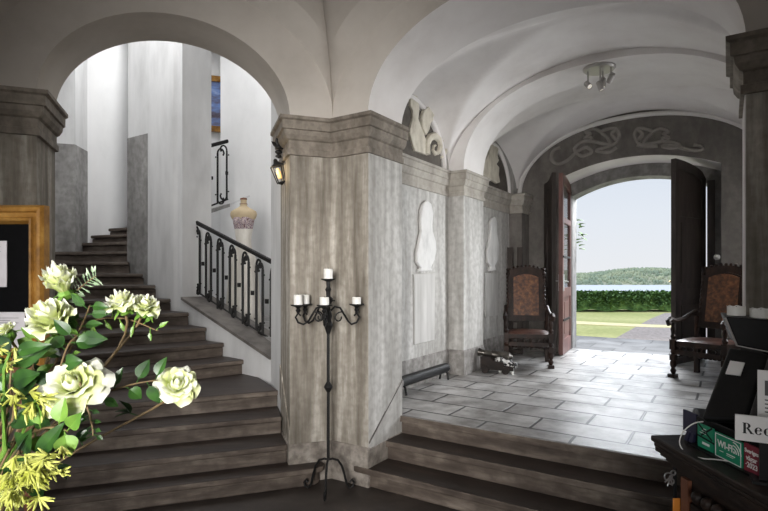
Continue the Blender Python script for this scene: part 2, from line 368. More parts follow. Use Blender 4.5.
# border slab on the top edge is part of the hall floor
# --- big pier between the two arches
pier = [xy(A(.345, 0)), xy(P0), xy(H(0, 0)), xy(H(.5, 0)), xy(H(.5, -.5)), xy(A(.345, .5))]
g = G(); g.prism(pier, 0, 2.62); struct(g.build('pillar_center', M['pier'], smooth=False))
path = [xy(A(.345, .5)), xy(A(.345, 0)), xy(P0), xy(H(0, 0)), xy(H(.5, 0))]
g = G(); g.sweep(path, CORN); struct(g.build('trim_1', M['cornice'], ang=25))
g = G(); g.sweep(path, BASEP(0, .307)); struct(g.build('baseboard_center', M['pier_base'], ang=25))
g = G(); g.bx(-.03, .006, .006, .5, 0, 2.61); struct(g.build('wall_hall_jamb', M['wallstone'], frame=HF, smooth=False))
g = G(); g.bx(2.418, 2.45, .004, .5, 0, 2.61); struct(g.build('wall_hall_jamb_right', M['vault'], frame=HF, smooth=False))  # whiter plaster stands in for the light falling on this jamb
# sloping skirting on the hall jamb and on the stair jamb
g = G(); g.prism([(0.012, .15), (.5, .45), (.5, .752), (.46, .735), (.012, .345)], -.03, .010, lambda x, y, h: tuple(H(x, h, y)))
struct(g.build('baseboard_hall_jamb', M['wallstone'], smooth=False))
g = G(); g.prism([(.006, .338), (.5, .742), (.5, .756), (.006, .352)], .004, .0125, lambda x, y, h: tuple(H(x, h, y))); struct(g.build('trim_18', M['cap'], smooth=False))  # dark strip laid in place of the shaded groove along the skirting
g = G(); g.prism([(.0, .30), (.0, .42), (.5, .86), (.5, .60)], -.03, .010, lambda x, y, h: tuple(A(.345+h, x, y)))
struct(g.build('baseboard_stair_jamb', M['pier'], smooth=False))
# --- left pier of the stair arch
g = G(); g.prism([xy(A(2.073, 0)), xy(A(2.073, .5)), xy(A(2.75, .5)), xy(A(2.42, 0))], 0, 2.62); struct(g.build('pillar_left', M['pier'], smooth=False))
pl = [VP(150), xy(A(2.42, 0)), xy(A(2.073, 0)), xy(A(2.073, .5))]
g = G(); g.sweep(pl, CORN); struct(g.build('trim_2', M['cornice'], ang=25))
# --- right pier of the hall arch
g = G(); g.bx(2.424, 2.92, 0, .5, 0, 2.62); struct(g.build('pillar_right', M['pier'], frame=HF, smooth=False))
g = G(); g.sweep([xy(H(.5, 2.424)), xy(H(0, 2.424)), xy(H(0, 2.70))], CORN); struct(g.build('trim_3', M['cornice'], ang=25))
# --- plaster arch walls above the cornice
g = G(); archwall(g, -.5, 2.92, 0, 2.424, 2.89, 4.6, 2.89, .76, 0, .5, n=2.1, rise2=.66); o = struct(g.build('wall_hall_arch', [M['plaster'], M['vault']], frame=HF))
for f in o.data.polygons: f.material_index = 0 if abs(f.normal.y) > .7 and f.center.y < .2 else 1
g = G(); archwall(g, -2.6, .0, -2.073, -.345, 2.89, 5.6, 2.89, .685, 0, .5, n=2.0); struct(g.build('wall_stair_arch', M['plaster'], frame=AF))
# --- vestibule vault: one web per side, groins from every corner to the middle
g = G(); zc = 4.3
for i in range(7):
    a = Vector(VERT[i]); b = Vector(VERT[(i+1) % 7])
    def fn(u, v, a=a, b=b):
        s = .5-.5*math.cos(PI*u)
        e = a.lerp(b, s); zf = 2.89+.95*se(2*s-1, 2.0); c = e.lerp(O_, v)
        e2 = e + (e-O_).normalized()*.02 if v == 0 else c
        return (e2.x, e2.y, zf+(zc-zf)*math.sqrt(1-(1-v)**2))
    g.grid(fn, 28, 20)
bmesh.ops.remove_doubles(g.bm, verts=g.bm.verts, dist=.001)
struct(g.build('ceiling', M['plaster'], ang=22))
# --- vestibule walls behind and beside the camera
def thickwall(name, a, b, z0, z1, mat, th=.3, hole=None, label=None):
    """wall a->b with the room on its left; hole=(f0,f1,z0,z1) in fractions of the length"""
    a = Vector(a); b = Vector(b); d = (b-a); L_ = d.length; ang = math.atan2(d.y, d.x)
    g = G()
    if hole:
        f0, f1, h0, h1 = hole
        g.bx(0, L_*f0, -th, 0, z0, z1); g.bx(L_*f1, L_, -th, 0, z0, z1)
        g.bx(L_*f0, L_*f1, -th, 0, z0, h0); g.bx(L_*f0, L_*f1, -th, 0, h1, z1)
    else: g.bx(0, L_, -th, 0, z0, z1)
    return struct(g.build(name, mat, frame=(Vector((a.x, a.y, 0)), ang), smooth=False))
thickwall('wall_left', VERT[2], VERT[3], 0, 4.6, M['plaster'], hole=(.3, .75, .9, 3.0))
thickwall('wall_back_left', VERT[3], VERT[4], 0, 4.6, M['plaster'])
thickwall('wall_back', VERT[4], VERT[5], 0, 4.6, M['plaster'], hole=(.3, .7, .9, 3.0))
thickwall('wall_back_right', VERT[5], VERT[6], 0, 4.6, M['plaster'])
thickwall('wall_right', VERT[6], VERT[0], 0, 4.6, M['plaster'])
def window(name, a, b, hole, th=.3):
    a = Vector(a); b = Vector(b); d = b-a; L_ = d.length; f0, f1, h0, h1 = hole; x0, x1 = L_*f0, L_*f1
    root = bpy.data.objects.new(name, None); COL.objects.link(root); root.location = (a.x, a.y, 0); root.rotation_euler.z = math.atan2(d.y, d.x); root['kind'] = 'structure'
    g = G()
    for x in (x0, (x0+x1)/2, x1): g.bx(x-.03, x+.03, -th+.05, -th+.11, h0, h1)
    for z in (h0, h0+(h1-h0)*.62, h1): g.bx(x0-.03, x1+.03, -th+.05, -th+.11, z-.03, z+.03)
    g.build('window_frame', M['signwhite'], root, smooth=False)
    return root
window('window_1', VERT[2], VERT[3], (.3, .75, .9, 3.0)); window('window_2', VERT[4], VERT[5], (.3, .7, .9, 3.0))
# --- hall side walls, pilasters, cross arch, vaults
QL, QR, QM = -.5, 2.92, 1.21
g = G(); g.bx(QL-.35, QL, .45, 5.3, 0, 4.4); struct(g.build('wall_hall_left', M['wallstone'], frame=HF, smooth=False))
g = G()
for a_, b_ in ((.45, .95), (2.0, 3.35), (4.45, 5.3)): g.bx(QR, QR+.35, a_, b_, 0, 4.4)
for a_, b_ in ((.95, 2.0), (3.35, 4.45)): g.bx(QR, QR+.35, a_, b_, 0, 1.25); g.bx(QR, QR+.35, a_, b_, 2.6, 4.4)
struct(g.build('wall_hall_right', M['wallstone'], frame=HF, smooth=False))
window('added_window_3', xy(H(3.0, QR)), xy(H(5.0, QR)), (.175, .725, 1.25, 2.6), .35)  # unseen window, added as the opening for the hall fill lamp
window('added_window_4', xy(H(.5, QR)), xy(H(2.5, QR)), (.225, .75, 1.25, 2.6), .35)  # unseen window, added to bring light into the front bay
for i, (q0, q1) in enumerate(((QL-.05, -.3), (2.72, QR+.05))):
    g = G(); g.bx(q0, q1, 2.43, 3.03, .45, 2.63); struct(g.build('pillar_hall_%s' % ('left', 'right')[i], M['wallstone'], frame=HF, smooth=False))
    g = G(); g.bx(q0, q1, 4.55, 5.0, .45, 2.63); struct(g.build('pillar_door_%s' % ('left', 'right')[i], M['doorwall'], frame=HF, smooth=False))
pathL = [(QL, 5.0), (-.3, 4.92), (-.3, 4.55), (QL, 4.55), (QL, 3.03), (-.3, 3.03), (-.3, 2.43), (QL, 2.43), (QL, .5)]
pathL = [(-.3, 4.92), (-.3, 4.55), (QL, 4.55), (QL, 3.03), (-.3, 3.03), (-.3, 2.43), (QL, 2.43), (QL, .5)]
# travel along -p with the hall on the left: mirror so that outward is +q
pl2 = [(x, y) for x, y in pathL[::-1]]
CH = [(o*.8, z) for o, z in CORN]
g = G(); g.sweep(pl2, CH); struct(g.build('trim_4', M['hallcornice'], frame=HF, ang=25))
pr2 = [(2*QM-x, y) for x, y in pathL]
g = G(); g.sweep(pr2, CH); struct(g.build('trim_5', M['hallcornice'], frame=HF, ang=25))
g = G(); g.sweep(pl2, BASEP(.45, .75, .012)); struct(g.build('baseboard_hall_left', M['wallbase'], frame=HF, ang=25))
g = G(); g.sweep(pr2, BASEP(.45, .75, .012)); struct(g.build('baseboard_hall_right', M['wallbase'], frame=HF, ang=25))
g = G(); archwall(g, QL-.05, QR+.05, -.3, 2.72, 2.89, 4.4, 2.89, .98, 2.43, 3.03, n=2.25); struct(g.build('wall_hall_cross_arch', M['vault'], frame=HF))
def bay(p0, p1, apex, wall, name):
    pm, hw = (p0+p1)/2, (p1-p0)/2
    def fn(u, v):
        p = pm-hw*math.cos(PI*u); q = QM-(QR-QM)*math.cos(PI*v)
        x = (q-QM)/(QR-QM)
        z1 = apex*se(x*.999, 1.9); z2 = (wall+(apex-wall)*(1-abs(x)**2.8))*(.78*se((p-pm)/hw*.999, 2.0)+.22*(1-abs((p-pm)/hw)))
        e = .02 if v in (0, 1) else 0
        return (q+math.copysign(e, x), p, 2.89+max(z1, z2))
    g = G(); g.grid(fn, 72, 96)
    return struct(g.build(name, M['vault'], frame=HF, ang=60))
bay(.49, 2.44, 1.06, .73, 'ceiling_hall_front'); bay(3.02, 4.93, 1.09, .72, 'ceiling_hall_back')
# plaster arch mouldings framing the lunettes of the left wall, and the dark painted lunettes
def lunette(p0, p1, rise, name_i):
    pm, hw = (p0+p1)/2, (p1-p0)/2
    pts = [(pm-hw*math.cos(PI*i/40), 2.89+rise*math.sin(PI*i/40)) for i in range(41)]
    g = G(); g.tube([(QL+.012, p, z) for p, z in pts], .03, 8); struct(g.build('trim_%d' % name_i, M['vault'], frame=HF))
    g = G(); inner = [(pm-(hw-.06)*math.cos(PI*i/40), 2.89+(rise-.06)*math.sin(PI*i/40)) for i in range(41)]
    g.prism(inner, QL-.02, QL+.006, lambda y, z, h: (h, y, z)); struct(g.build('trim_%d' % (name_i+1), M['lunette'], frame=HF, smooth=False))
lunette(.64, 2.30, .66, 6); lunette(3.16, 4.52, .64, 8)
# --- door wall with segmental opening (splayed reveal, then the stone outer frame)
def segarch(g, x0, x1, o0, o1, zb, zt, z_side, z_top, y0, y1):
    c = (o0+o1)/2; a = (o1-o0)/2; sag = z_top-z_side; rad = (a*a+sag*sag)/(2*sag); k = 30
    xs = [o0+(o1-o0)*i/k for i in range(k+1)]; zs = [z_top-rad+math.sqrt(rad*rad-(x-c)**2) for x in xs]
    g.bx(x0, o0, y0, y1, zb, zt); g.bx(o1, x1, y0, y1, zb, zt)
    fb = [g.v((x, y0, z)) for x, z in zip(xs, zs)]; ft = [g.v((x, y0, zt)) for x in xs]
    bb = [g.v((x, y1, z)) for x, z in zip(xs, zs)]; bt = [g.v((x, y1, zt)) for x in xs]
    for i in range(k):
        g.f([fb[i], fb[i+1], ft[i+1], ft[i]]); g.f([bb[i+1], bb[i], bt[i], bt[i+1]])
        g.f([fb[i+1], fb[i], bb[i], bb[i+1]]); g.f([ft[i], ft[i+1], bt[i+1], bt[i]])
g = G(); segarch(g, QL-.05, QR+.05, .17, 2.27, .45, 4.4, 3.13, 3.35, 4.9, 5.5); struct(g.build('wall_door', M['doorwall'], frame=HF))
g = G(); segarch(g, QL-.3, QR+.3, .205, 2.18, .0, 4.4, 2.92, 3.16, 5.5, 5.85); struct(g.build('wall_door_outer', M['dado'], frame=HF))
g = G()   # pale soffit of the reveal
k = 24; c, a, zs_, zt_ = 1.22, 1.05, 3.13, 3.35; sag = zt_-zs_; rad = (a*a+sag*sag)/(2*sag)
arc = [(c-a+2*a*i/k, zt_-rad+math.sqrt(rad*rad-(-a+2*a*i/k)**2)) for i in range(k+1)]
g.prism(arc+[(x, z-.006) for x, z in arc[::-1]], 4.905, 5.5, lambda x, z, h: (x, h, z)); struct(g.build('trim_10', M['vault'], frame=HF))
pts = [(QM-1.66*math.cos(PI*i/50), 2.89+1.03*se(math.cos(PI*i/50), 2.15)) for i in range(51)]
g = G(); g.tube([(q, 4.88, z) for q, z in pts], .035, 8); struct(g.build('trim_11', M['vault'], frame=HF))
# roof slabs that keep the sky out
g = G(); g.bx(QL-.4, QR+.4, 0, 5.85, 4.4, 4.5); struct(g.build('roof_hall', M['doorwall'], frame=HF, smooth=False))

# --- stairwell
steps = {1: (A(.24, -.138), A(2.35, -.138)), 2: (A(.36, .03), A(2.06, .03)), 3: (A(.36, .33), A(2.06, .33)), 4: (A(.34, .66), A(2.1, .58)),
 5: (Vector((-1.41, 5.66)), Vector((-2.9, 4.45))), 6: (Vector((-1.77, 5.84)), Vector((-3.2, 4.65))), 7: (Vector((-2.04, 6.06)), Vector((-3.6, 4.95))),
 8: (Vector((-2.35, 6.36)), Vector((-4.0, 5.4))), 9: (Vector((-2.7, 6.68)), Vector((-4.35, 5.9))), 10: (Vector((-3.0, 6.93)), Vector((-4.6, 6.4))),
 11: (Vector((-3.25, 7.12)), Vector((-4.9, 6.9))), 12: (Vector((-3.55, 7.32)), Vector((-5.1, 7.25))), 13: (Vector((-3.62, 7.5)), Vector((-5.1, 7.75))),
 14: (Vector((-3.6, 7.72)), Vector((-4.91, 8.28))), 15: (Vector((-3.5, 7.88)), Vector((-4.68, 8.4))), 16: (Vector((-3.35, 8.0)), Vector((-4.45, 8.5))),
 17: (Vector((-3.2, 8.1)), Vector((-4.2, 8.65))), 18: (Vector((-3.05, 8.2)), Vector((-3.9, 8.85))), 19: (Vector((-2.9, 8.3)), Vector((-3.6, 9.05))), 20: (Vector((-2.75, 8.35)), Vector((-3.3, 9.2)))}
SZ = {i: .15*i for i in range(1, 10)}; SZ.update({10: 1.52, 11: 1.67, 12: 1.834, 13: 1.99, 14: 2.147, 15: 2.28, 16: 2.40, 17: 2.53, 18: 2.66, 19: 2.8, 20: 2.94})
st = thing('winding_staircase', (0, 0, 0), 'worn dark stone staircase winding up from the left arch behind the white pier', 'staircase', kind='structure')
for n in range(1, 18):
    r, l = (Vector((w.x, w.y)) for w in steps[n]); rn, ln = (Vector((w.x, w.y)) for w in steps[min(n+1, 20)])
    if n == 20: rn, ln = r+Vector((.35, .2)), l+Vector((.4, .3))
    e = (l-r).normalized(); back = Vector((e.y, -e.x))           # towards the higher steps
    if back.dot((rn+ln)/2-(r+l)/2) < 0: back = -back
    f = lambda w, d: (w.x+back.x*d, w.y+back.y*d)
    far = (rn+(rn-r).normalized()*.12, ln+(ln-l).normalized()*.12)
    if n == 1:
        r2 = Vector(xy(A(.30, -.138)))
        body = [f(r2, .03), f(l, .03), xy(A(2.35, .2)), xy(A(.346, .2)), xy(A(.346, .0)), xy(A(.13, -.002)), xy(A(.12, -.06)), xy(A(.16, -.10))]
        nose = [f(r2, 0), f(l, 0), xy(A(2.35, .2)), xy(A(.346, .2)), xy(A(.346, .0)), xy(A(.09, -.002)), xy(A(.08, -.06)), xy(A(.105, -.11)), xy(A(.16, -.135))]
    else:
        body = [f(r, .03), f(l, .03), xy(far[1]), xy(far[0])]; nose = [f(r, 0), f(l, 0), xy(far[1]), xy(far[0])]
    z = SZ[n]; zb = 0 if n < 5 else z-.55
    g = G(); g.prism(body, max(0, zb), z-.05); g.prism(nose, z-.05, z); o = g.build('step', [M['riser'], M['step']], st, smooth=False); treads(o); bevel(o, .013, 3)
def strip(name, pts, z0, z1, mat, th=.25, side=1):
    """wall through pts, thickened to the given side (1 = left of travel)"""
    pv = [Vector(p) for p in pts]; off = []
    for i, p in enumerate(pv):
        d1 = (pv[i]-pv[i-1]).normalized() if i else (pv[1]-pv[0]).normalized(); d2 = (pv[i+1]-pv[i]).normalized() if i < len(pv)-1 else d1
        n1, n2 = Vector((-d1.y, d1.x)), Vector((-d2.y, d2.x)); m = (n1+n2)/max(.3, 1+n1.dot(n2)); off.append(p+m*th*side)
    g = G()
    for i in range(len(pv)-1): g.prism([tuple(pv[i]), tuple(pv[i+1]), tuple(off[i+1]), tuple(off[i])], z0, z1)
    bmesh.ops.remove_doubles(g.bm, verts=g.bm.verts, dist=.0005)
    return struct(g.build(name, mat, ang=40))
ZT = 5.6
strip('wall_stair_left', [xy(A(2.073, .5)), (-3.3, 4.45), (-4.1, 5.2), (-4.65, 6.0), (-5.05, 6.9), (-5.2, 7.6), (-5.2, 8.1)], 0, ZT, M['greyplaster'], side=1)
g = G(); g.prism([(-5.15, 7.80), (-4.66, 7.95), (-4.74, 8.5), (-5.15, 8.4)], 1.5, 3.62); struct(g.build('pillar_stair_left', M['dado'], smooth=False))
g = G(); g.prism([(-5.15, 7.81), (-4.665, 7.957), (-4.745, 8.5), (-5.15, 8.4)], 3.62, ZT); struct(g.build('wall_stair_jamb', M['greyplaster'], smooth=False))
strip('wall_stair_back', [(-4.9, 8.3), (-4.55, 8.52), (-4.2, 8.72), (-3.75, 9.0), (-3.35, 9.3), (-2.5, 9.56), (-2.73, 8.8), (-.68, 8.85), (-.75, 7.0), (-.92, 5.35)], 0, ZT, M['white'], side=1)
g = G(); g.prism([xy(A(.345, .5)), xy(A(.345, 1.14)), (-.9, 5.35), (-.75, 4.7)], 0, ZT); struct(g.build('wall_stair_right', M['greyplaster'], smooth=False))
core = [(-2.51, 6.556), (-3.22, 7.185), (-3.62, 7.45), (-3.35, 7.8), (-2.246, 6.856)]
g = G(); g.prism([(-2.51, 6.556), (-2.58, 6.62), (-2.60, 6.64), (-2.66, 6.66), (-3.22, 7.185), (-3.615, 7.445), (-3.35, 7.8), (-2.246, 6.856)], 0, ZT)
struct(g.build('pillar_stair', M['greyplaster'], smooth=False))
g = G(); g.prism([(-3.225, 7.18), (-3.63, 7.448), (-3.60, 7.49), (-3.2, 7.22)], 1.5, 3.58); struct(g.build('trim_12', M['dado'], smooth=False))
# sloping string wall under the balustrade, with its grey stone cap
def strg(x, y, off): return (x+.66*off, y+.75*off)
sa, sb = Vector((-1.125, 5.25)), Vector((-2.51, 6.556))
def slopewall(name, off0, off1, dz0, dz1, mat):
    g = G(); vs = []
    for w, z in ((sa, .83), (sb, 1.365)):
        for off in (off0, off1):
            x, y = strg(w.x, w.y, off)
            for dz in (dz0, dz1): vs.append(g.v((x, y, max(0, z+dz))))
    for q in ((0, 1, 3, 2), (4, 6, 7, 5), (0, 4, 5, 1), (2, 3, 7, 6), (0, 2, 6, 4), (1, 5, 7, 3)): g.f([vs[i] for i in q])
    return struct(g.build(name, mat, smooth=False))
slopewall('wall_stair_string', 0, .4, -2, -.02, M['greyplaster']); slopewall('trim_13', -.02, .42, -.022, .012, M['cap'])
g = G(); g.prism([(-.95, 5.35), (-2.3, 6.85), (-3.0, 7.8), (-3.0, 9.5), (-.7, 9.5)], 0, .98); struct(g.build('floor_stairwell', M['dado'], smooth=False))
g = G(); g.bx(-5.8, -.3, 4.0, 10, ZT, ZT+.1); struct(g.build('ceiling_stair', M['white'], smooth=False))
# rising string ledge of the upper flight and wall mouldings
def ledge(name, a, b, w, h, mat):
    a, b = Vector(a), Vector(b); d = (b-a); n = Vector((-d.y, d.x, 0)).normalized()*w; g = G(); vs = []
    for p in (a, b):
        for s in (0, 1):
            for z in (-h, 0): vs.append(g.v(p+n*s+Vector((0, 0, z))))
    for q in ((0, 1, 3, 2), (4, 6, 7, 5), (0, 4, 5, 1), (2, 3, 7, 6), (0, 2, 6, 4), (1, 5, 7, 3)): g.f([vs[i] for i in q])
    return struct(g.build(name, mat, smooth=False))
ledge('trim_14', P(192, 216, 7.6), P(230, 203.5, 8.0), .3, .05, M['dado'])
ledge('trim_15', P(229, 204, 8.80), P(264, 189, 8.82), .03, .03, M['greyplaster'])
ledge('trim_16', P(86, 228, 8.52), P(140, 207.5, 9.0), .03, .06, M['greyplaster'])

# --- outdoors
g = G(); g.bx(-40, 60, 5.85, 24, -.3, .33); struct(g.build('lawn', M['grass'], frame=HF, smooth=False))
g = G(); g.bx(-3, 6, 5.5, 7.55, .0, .44); struct(g.build('terrace', M['outflags'], frame=HF, smooth=False))
gp = [P(606, 337, 10.1), P(650, 315.5, 15.7), P(665, 311, 18.2), P(760, 311, 18.2), P(760, 337, 10.1)]
g = G(); g.prism([(v.x, v.y) for v in gp], .2, .34); struct(g.build('gravel_path', M['gravel'], smooth=False))
gp = [P(560, 319, 14.3), P(650, 323, 13.2), P(690, 323.5, 13), P(690, 321.5, 13.6), P(650, 320.8, 13.9), P(560, 316.2, 15.2)]
g = G(); g.prism([(v.x, v.y) for v in gp], .2, .345); struct(g.build('sandy_path', M['sand'], smooth=False))
g = G(); g.bx(-3000, 3000, 26, 1400, -17, -16); struct(g.build('lake', M['lake'], frame=HF, smooth=False))
random.seed(3)
g = G()
def hillh(u): return 9+4.5*math.sin(u*.011+1)+3*math.sin(u*.027)
for i in range(60):
    pass
def hf(u, v):
    x = -200+1600*u; y = 930+260*v
    return (x, y, -16.5+(hillh(x)+14.5)*math.sin(min(1, v*1.6)*PI/2))
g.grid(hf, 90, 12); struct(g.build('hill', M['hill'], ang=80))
me_t = G()
for i in range(4200):
    x = random.uniform(250, 800); v = random.random()**.8*.75; y = 930+260*v
    z = -16.5+(hillh(x)+14.5)*math.sin(min(1, v*1.6)*PI/2); hh = random.uniform(2.5, 6.5); r = hh*random.uniform(.3, .55)
    me_t.lathe([(r, 0), (r*.8, hh*.6), (0, hh)], (x, y, z), 5)
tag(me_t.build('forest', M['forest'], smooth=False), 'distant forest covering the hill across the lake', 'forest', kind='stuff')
#SPLIT2
# ================================================================= THINGS
# --- doors
def door(name, hinge, free, zf, z_h, z_free, label, mat, mat2):
    hx, hy = hinge; fx, fy = free; d = Vector((fx-hx, fy-hy)); w = d.length; ang = math.atan2(d.y, d.x)
    root = thing(name, tuple(H(hy, hx, zf)), label, 'door', ang-TH, kind='structure')
    t = .03; fr = lambda x: z_h+(z_free-z_h)*math.sqrt(max(0, 1-(1-x/w)**2))-zf
    top = [(w*i/10, fr(w*i/10)) for i in range(11)]
    V = lambda x, z, h: (x, h, z)
    g = G(); g.prism([(0, 0), (.11, 0), (.11, fr(.11)), (0, fr(0))], -t, t, V); g.prism([(w-.11, 0), (w, 0), (w, fr(w)), (w-.11, fr(w-.11))], -t, t, V)
    for z0, z1 in ((0, .22), (.86, 1.0), (1.98, 2.06)): g.bx(.11, w-.11, -t, t, z0, z1)
    tp = [p for p in top if .1 < p[0] < w-.1]; tp = [(.11, fr(.11))]+tp+[(w-.11, fr(w-.11))]
    g.prism(tp+[(x, z-.13) for x, z in tp[::-1]], -t, t, V)
    f = g.build('door_frame', mat, root, smooth=False)
    g = G(); g.bx(.11, w-.11, -.012, .012, .22, .86); g.bx(.19, w-.19, -.024, .024, .3, .78); g.build('lower_panel', mat, root, smooth=False)
    return root, w, fr, V, tp, t
r1, w1, fr1, V1, tp1, t1 = door('door_1', (.18, 5.5), (.262, 4.64), .46, 3.03, 3.17, 'open red-brown glazed door leaf at the left of the entrance, by the left armchair', M['reddoor'], None)
g = G(); g.bx(.11, w1-.11, -.006, .006, 1.0, 1.98); g.prism([(.11, 2.06), (w1-.11, 2.06)]+[(x, z-.13) for x, z in tp1[::-1]], -.006, .006, V1); g.build('glass_pane', M['glass'], r1, smooth=False)
g = G(); g.bx(w1-.075, w1-.035, t1, t1+.01, .95, 1.2); g.tube([(w1-.055, t1+.01, 1.1), (w1-.055, t1+.05, 1.1), (w1-.17, t1+.05, 1.09)], .009, 8)
g.bx(w1-.075, w1-.035, -t1-.01, -t1, .95, 1.2); g.tube([(w1-.055, -t1-.01, 1.1), (w1-.055, -t1-.05, 1.1), (w1-.17, -t1-.05, 1.09)], .009, 8)
g.build('door_handle', M['steel'], r1)
for zz in (.5, 1.45):
    g = G(); g.bx(.2, w1-.02, t1, t1+.012, zz, zz+.03); g.build('iron_band', M['iron'], r1, smooth=False)
r2, w2, fr2, V2, tp2, t2 = door('door_2', (2.055, 5.44), (1.735, 4.62), .46, 3.02, 3.2, 'open dark wooden door leaf at the right of the entrance, by the right armchair', M['darkdoor'], None)
g = G(); g.bx(.11, w2-.11, -.012, .012, 1.0, 1.98); g.bx(.18, w2-.18, -.022, .022, 1.08, 1.9); g.prism([(.11, 2.06), (w2-.11, 2.06)]+[(x, z-.13) for x, z in tp2[::-1]], -.012, .012, V2)
g.build('upper_panel', M['darkdoor'], r2, smooth=False)
g = G(); g.bx(w2-.075, w2-.035, -t2-.01, -t2, .95, 1.2); g.tube([(w2-.055, -t2-.01, 1.1), (w2-.055, -t2-.05, 1.1), (w2-.17, -t2-.05, 1.09)], .009, 8); g.build('door_handle', M['brass'], r2)
r3, w3, fr3, V3, tp3, t3 = door('door_3', (.17, 4.60), (-.02, 4.86), .46, 3.18, 3.06, 'narrow dark shutter leaf folded back beside the red-brown door leaf', M['darkdoor'], None)
g = G(); g.bx(.0, w3, -.012, .012, .2, 2.5); g.build('upper_panel', M['darkdoor'], r3, smooth=False)
g = G(); g.bx(2.095, 2.19, 5.46, 5.54, .45, 3.0); g.bx(.17, .215, 5.46, 5.54, .45, 3.0); struct(g.build('trim_17', M['darkdoor'], frame=HF, smooth=False))
def climbing_vine():
    root = thing('climbing_vine', tuple(H(6.0, .10, .33)), 'thin climbing vine with dark leaves on the outer left jamb of the doorway', 'vine')
    pts = [Vector((0.02*math.sin(i*1.3), .02, i*.19)) for i in range(13)]
    g = G(); g.tube(pts, .008, 6); g.build('stem', M['bark'], root)
    for i, (z, dx) in enumerate(((2.2, .10), (2.12, .14), (2.0, .12), (1.95, .17), (1.86, .1), (1.76, .14))):
        g = G()
        for s in range(2):
            a = random.uniform(-.5, .5); c = Vector((dx-.03, .02, z+s*.05)); leaf_into(g, c, Vector((math.cos(a), -.3, math.sin(a))), .12, .09)
        g.build('leaf', M['hedge'], root)
    root.rotation_euler.z = -TH
def leaf_into(g, base, d, L_, W_, bend=.25, up=None):
    d = d.normalized(); up = up or Vector((0, 0, 1)); s = d.cross(up)
    if s.length < .1: s = d.cross(Vector((1, 0, 0)))
    s.normalize(); n = s.cross(d)
    def fn(u, v):
        y = u; x = (v-.5)*2; wdt = math.sin(PI*min(1, y**.75))*W_/2
        return base + d*(y*L_) + s*(x*wdt) + n*(-bend*L_*y*y+abs(x)*wdt*.35)
    g.grid(fn, 7, 4)
climbing_vine()
# hedge: body plus a crust of leaves
random.seed(11)
hb = [P(520, 310, 18.8), P(760, 310, 18.8)]
hr = thing('clipped_hedge', (hb[0].x, hb[0].y, .33), 'long clipped dark green hedge across the lawn before the lake', 'hedge')
dx = (hb[1]-hb[0]); hl = dx.length; hr.rotation_euler.z = math.atan2(dx.y, dx.x)
g = G(); g.grid(lambda u, v: (hl*u, .1+.7*(1-math.cos(PI*v))*.8+.06*math.sin(u*60)*math.sin(v*9), .05+.58*math.sin(PI*v)**.4+.04*math.sin(u*47)), 90, 10); g.build('hedge_body', M['hedge'], hr)
g = G()
for i in range(5200):
    x = random.uniform(0, hl); a = random.uniform(0, PI*.75); y = .1+.56*(1-math.cos(a)); z = .05+.60*math.sin(a)**.4+random.uniform(-.05, .05)
    leaf_into(g, Vector((x, y-random.uniform(0, .07), z)), Vector((random.uniform(-1, 1), random.uniform(-1.2, .2), random.uniform(-.4, 1))), .13, .08)
tag_ = g.build('leaves', [M['hedge']], hr); tag_['kind'] = 'stuff'
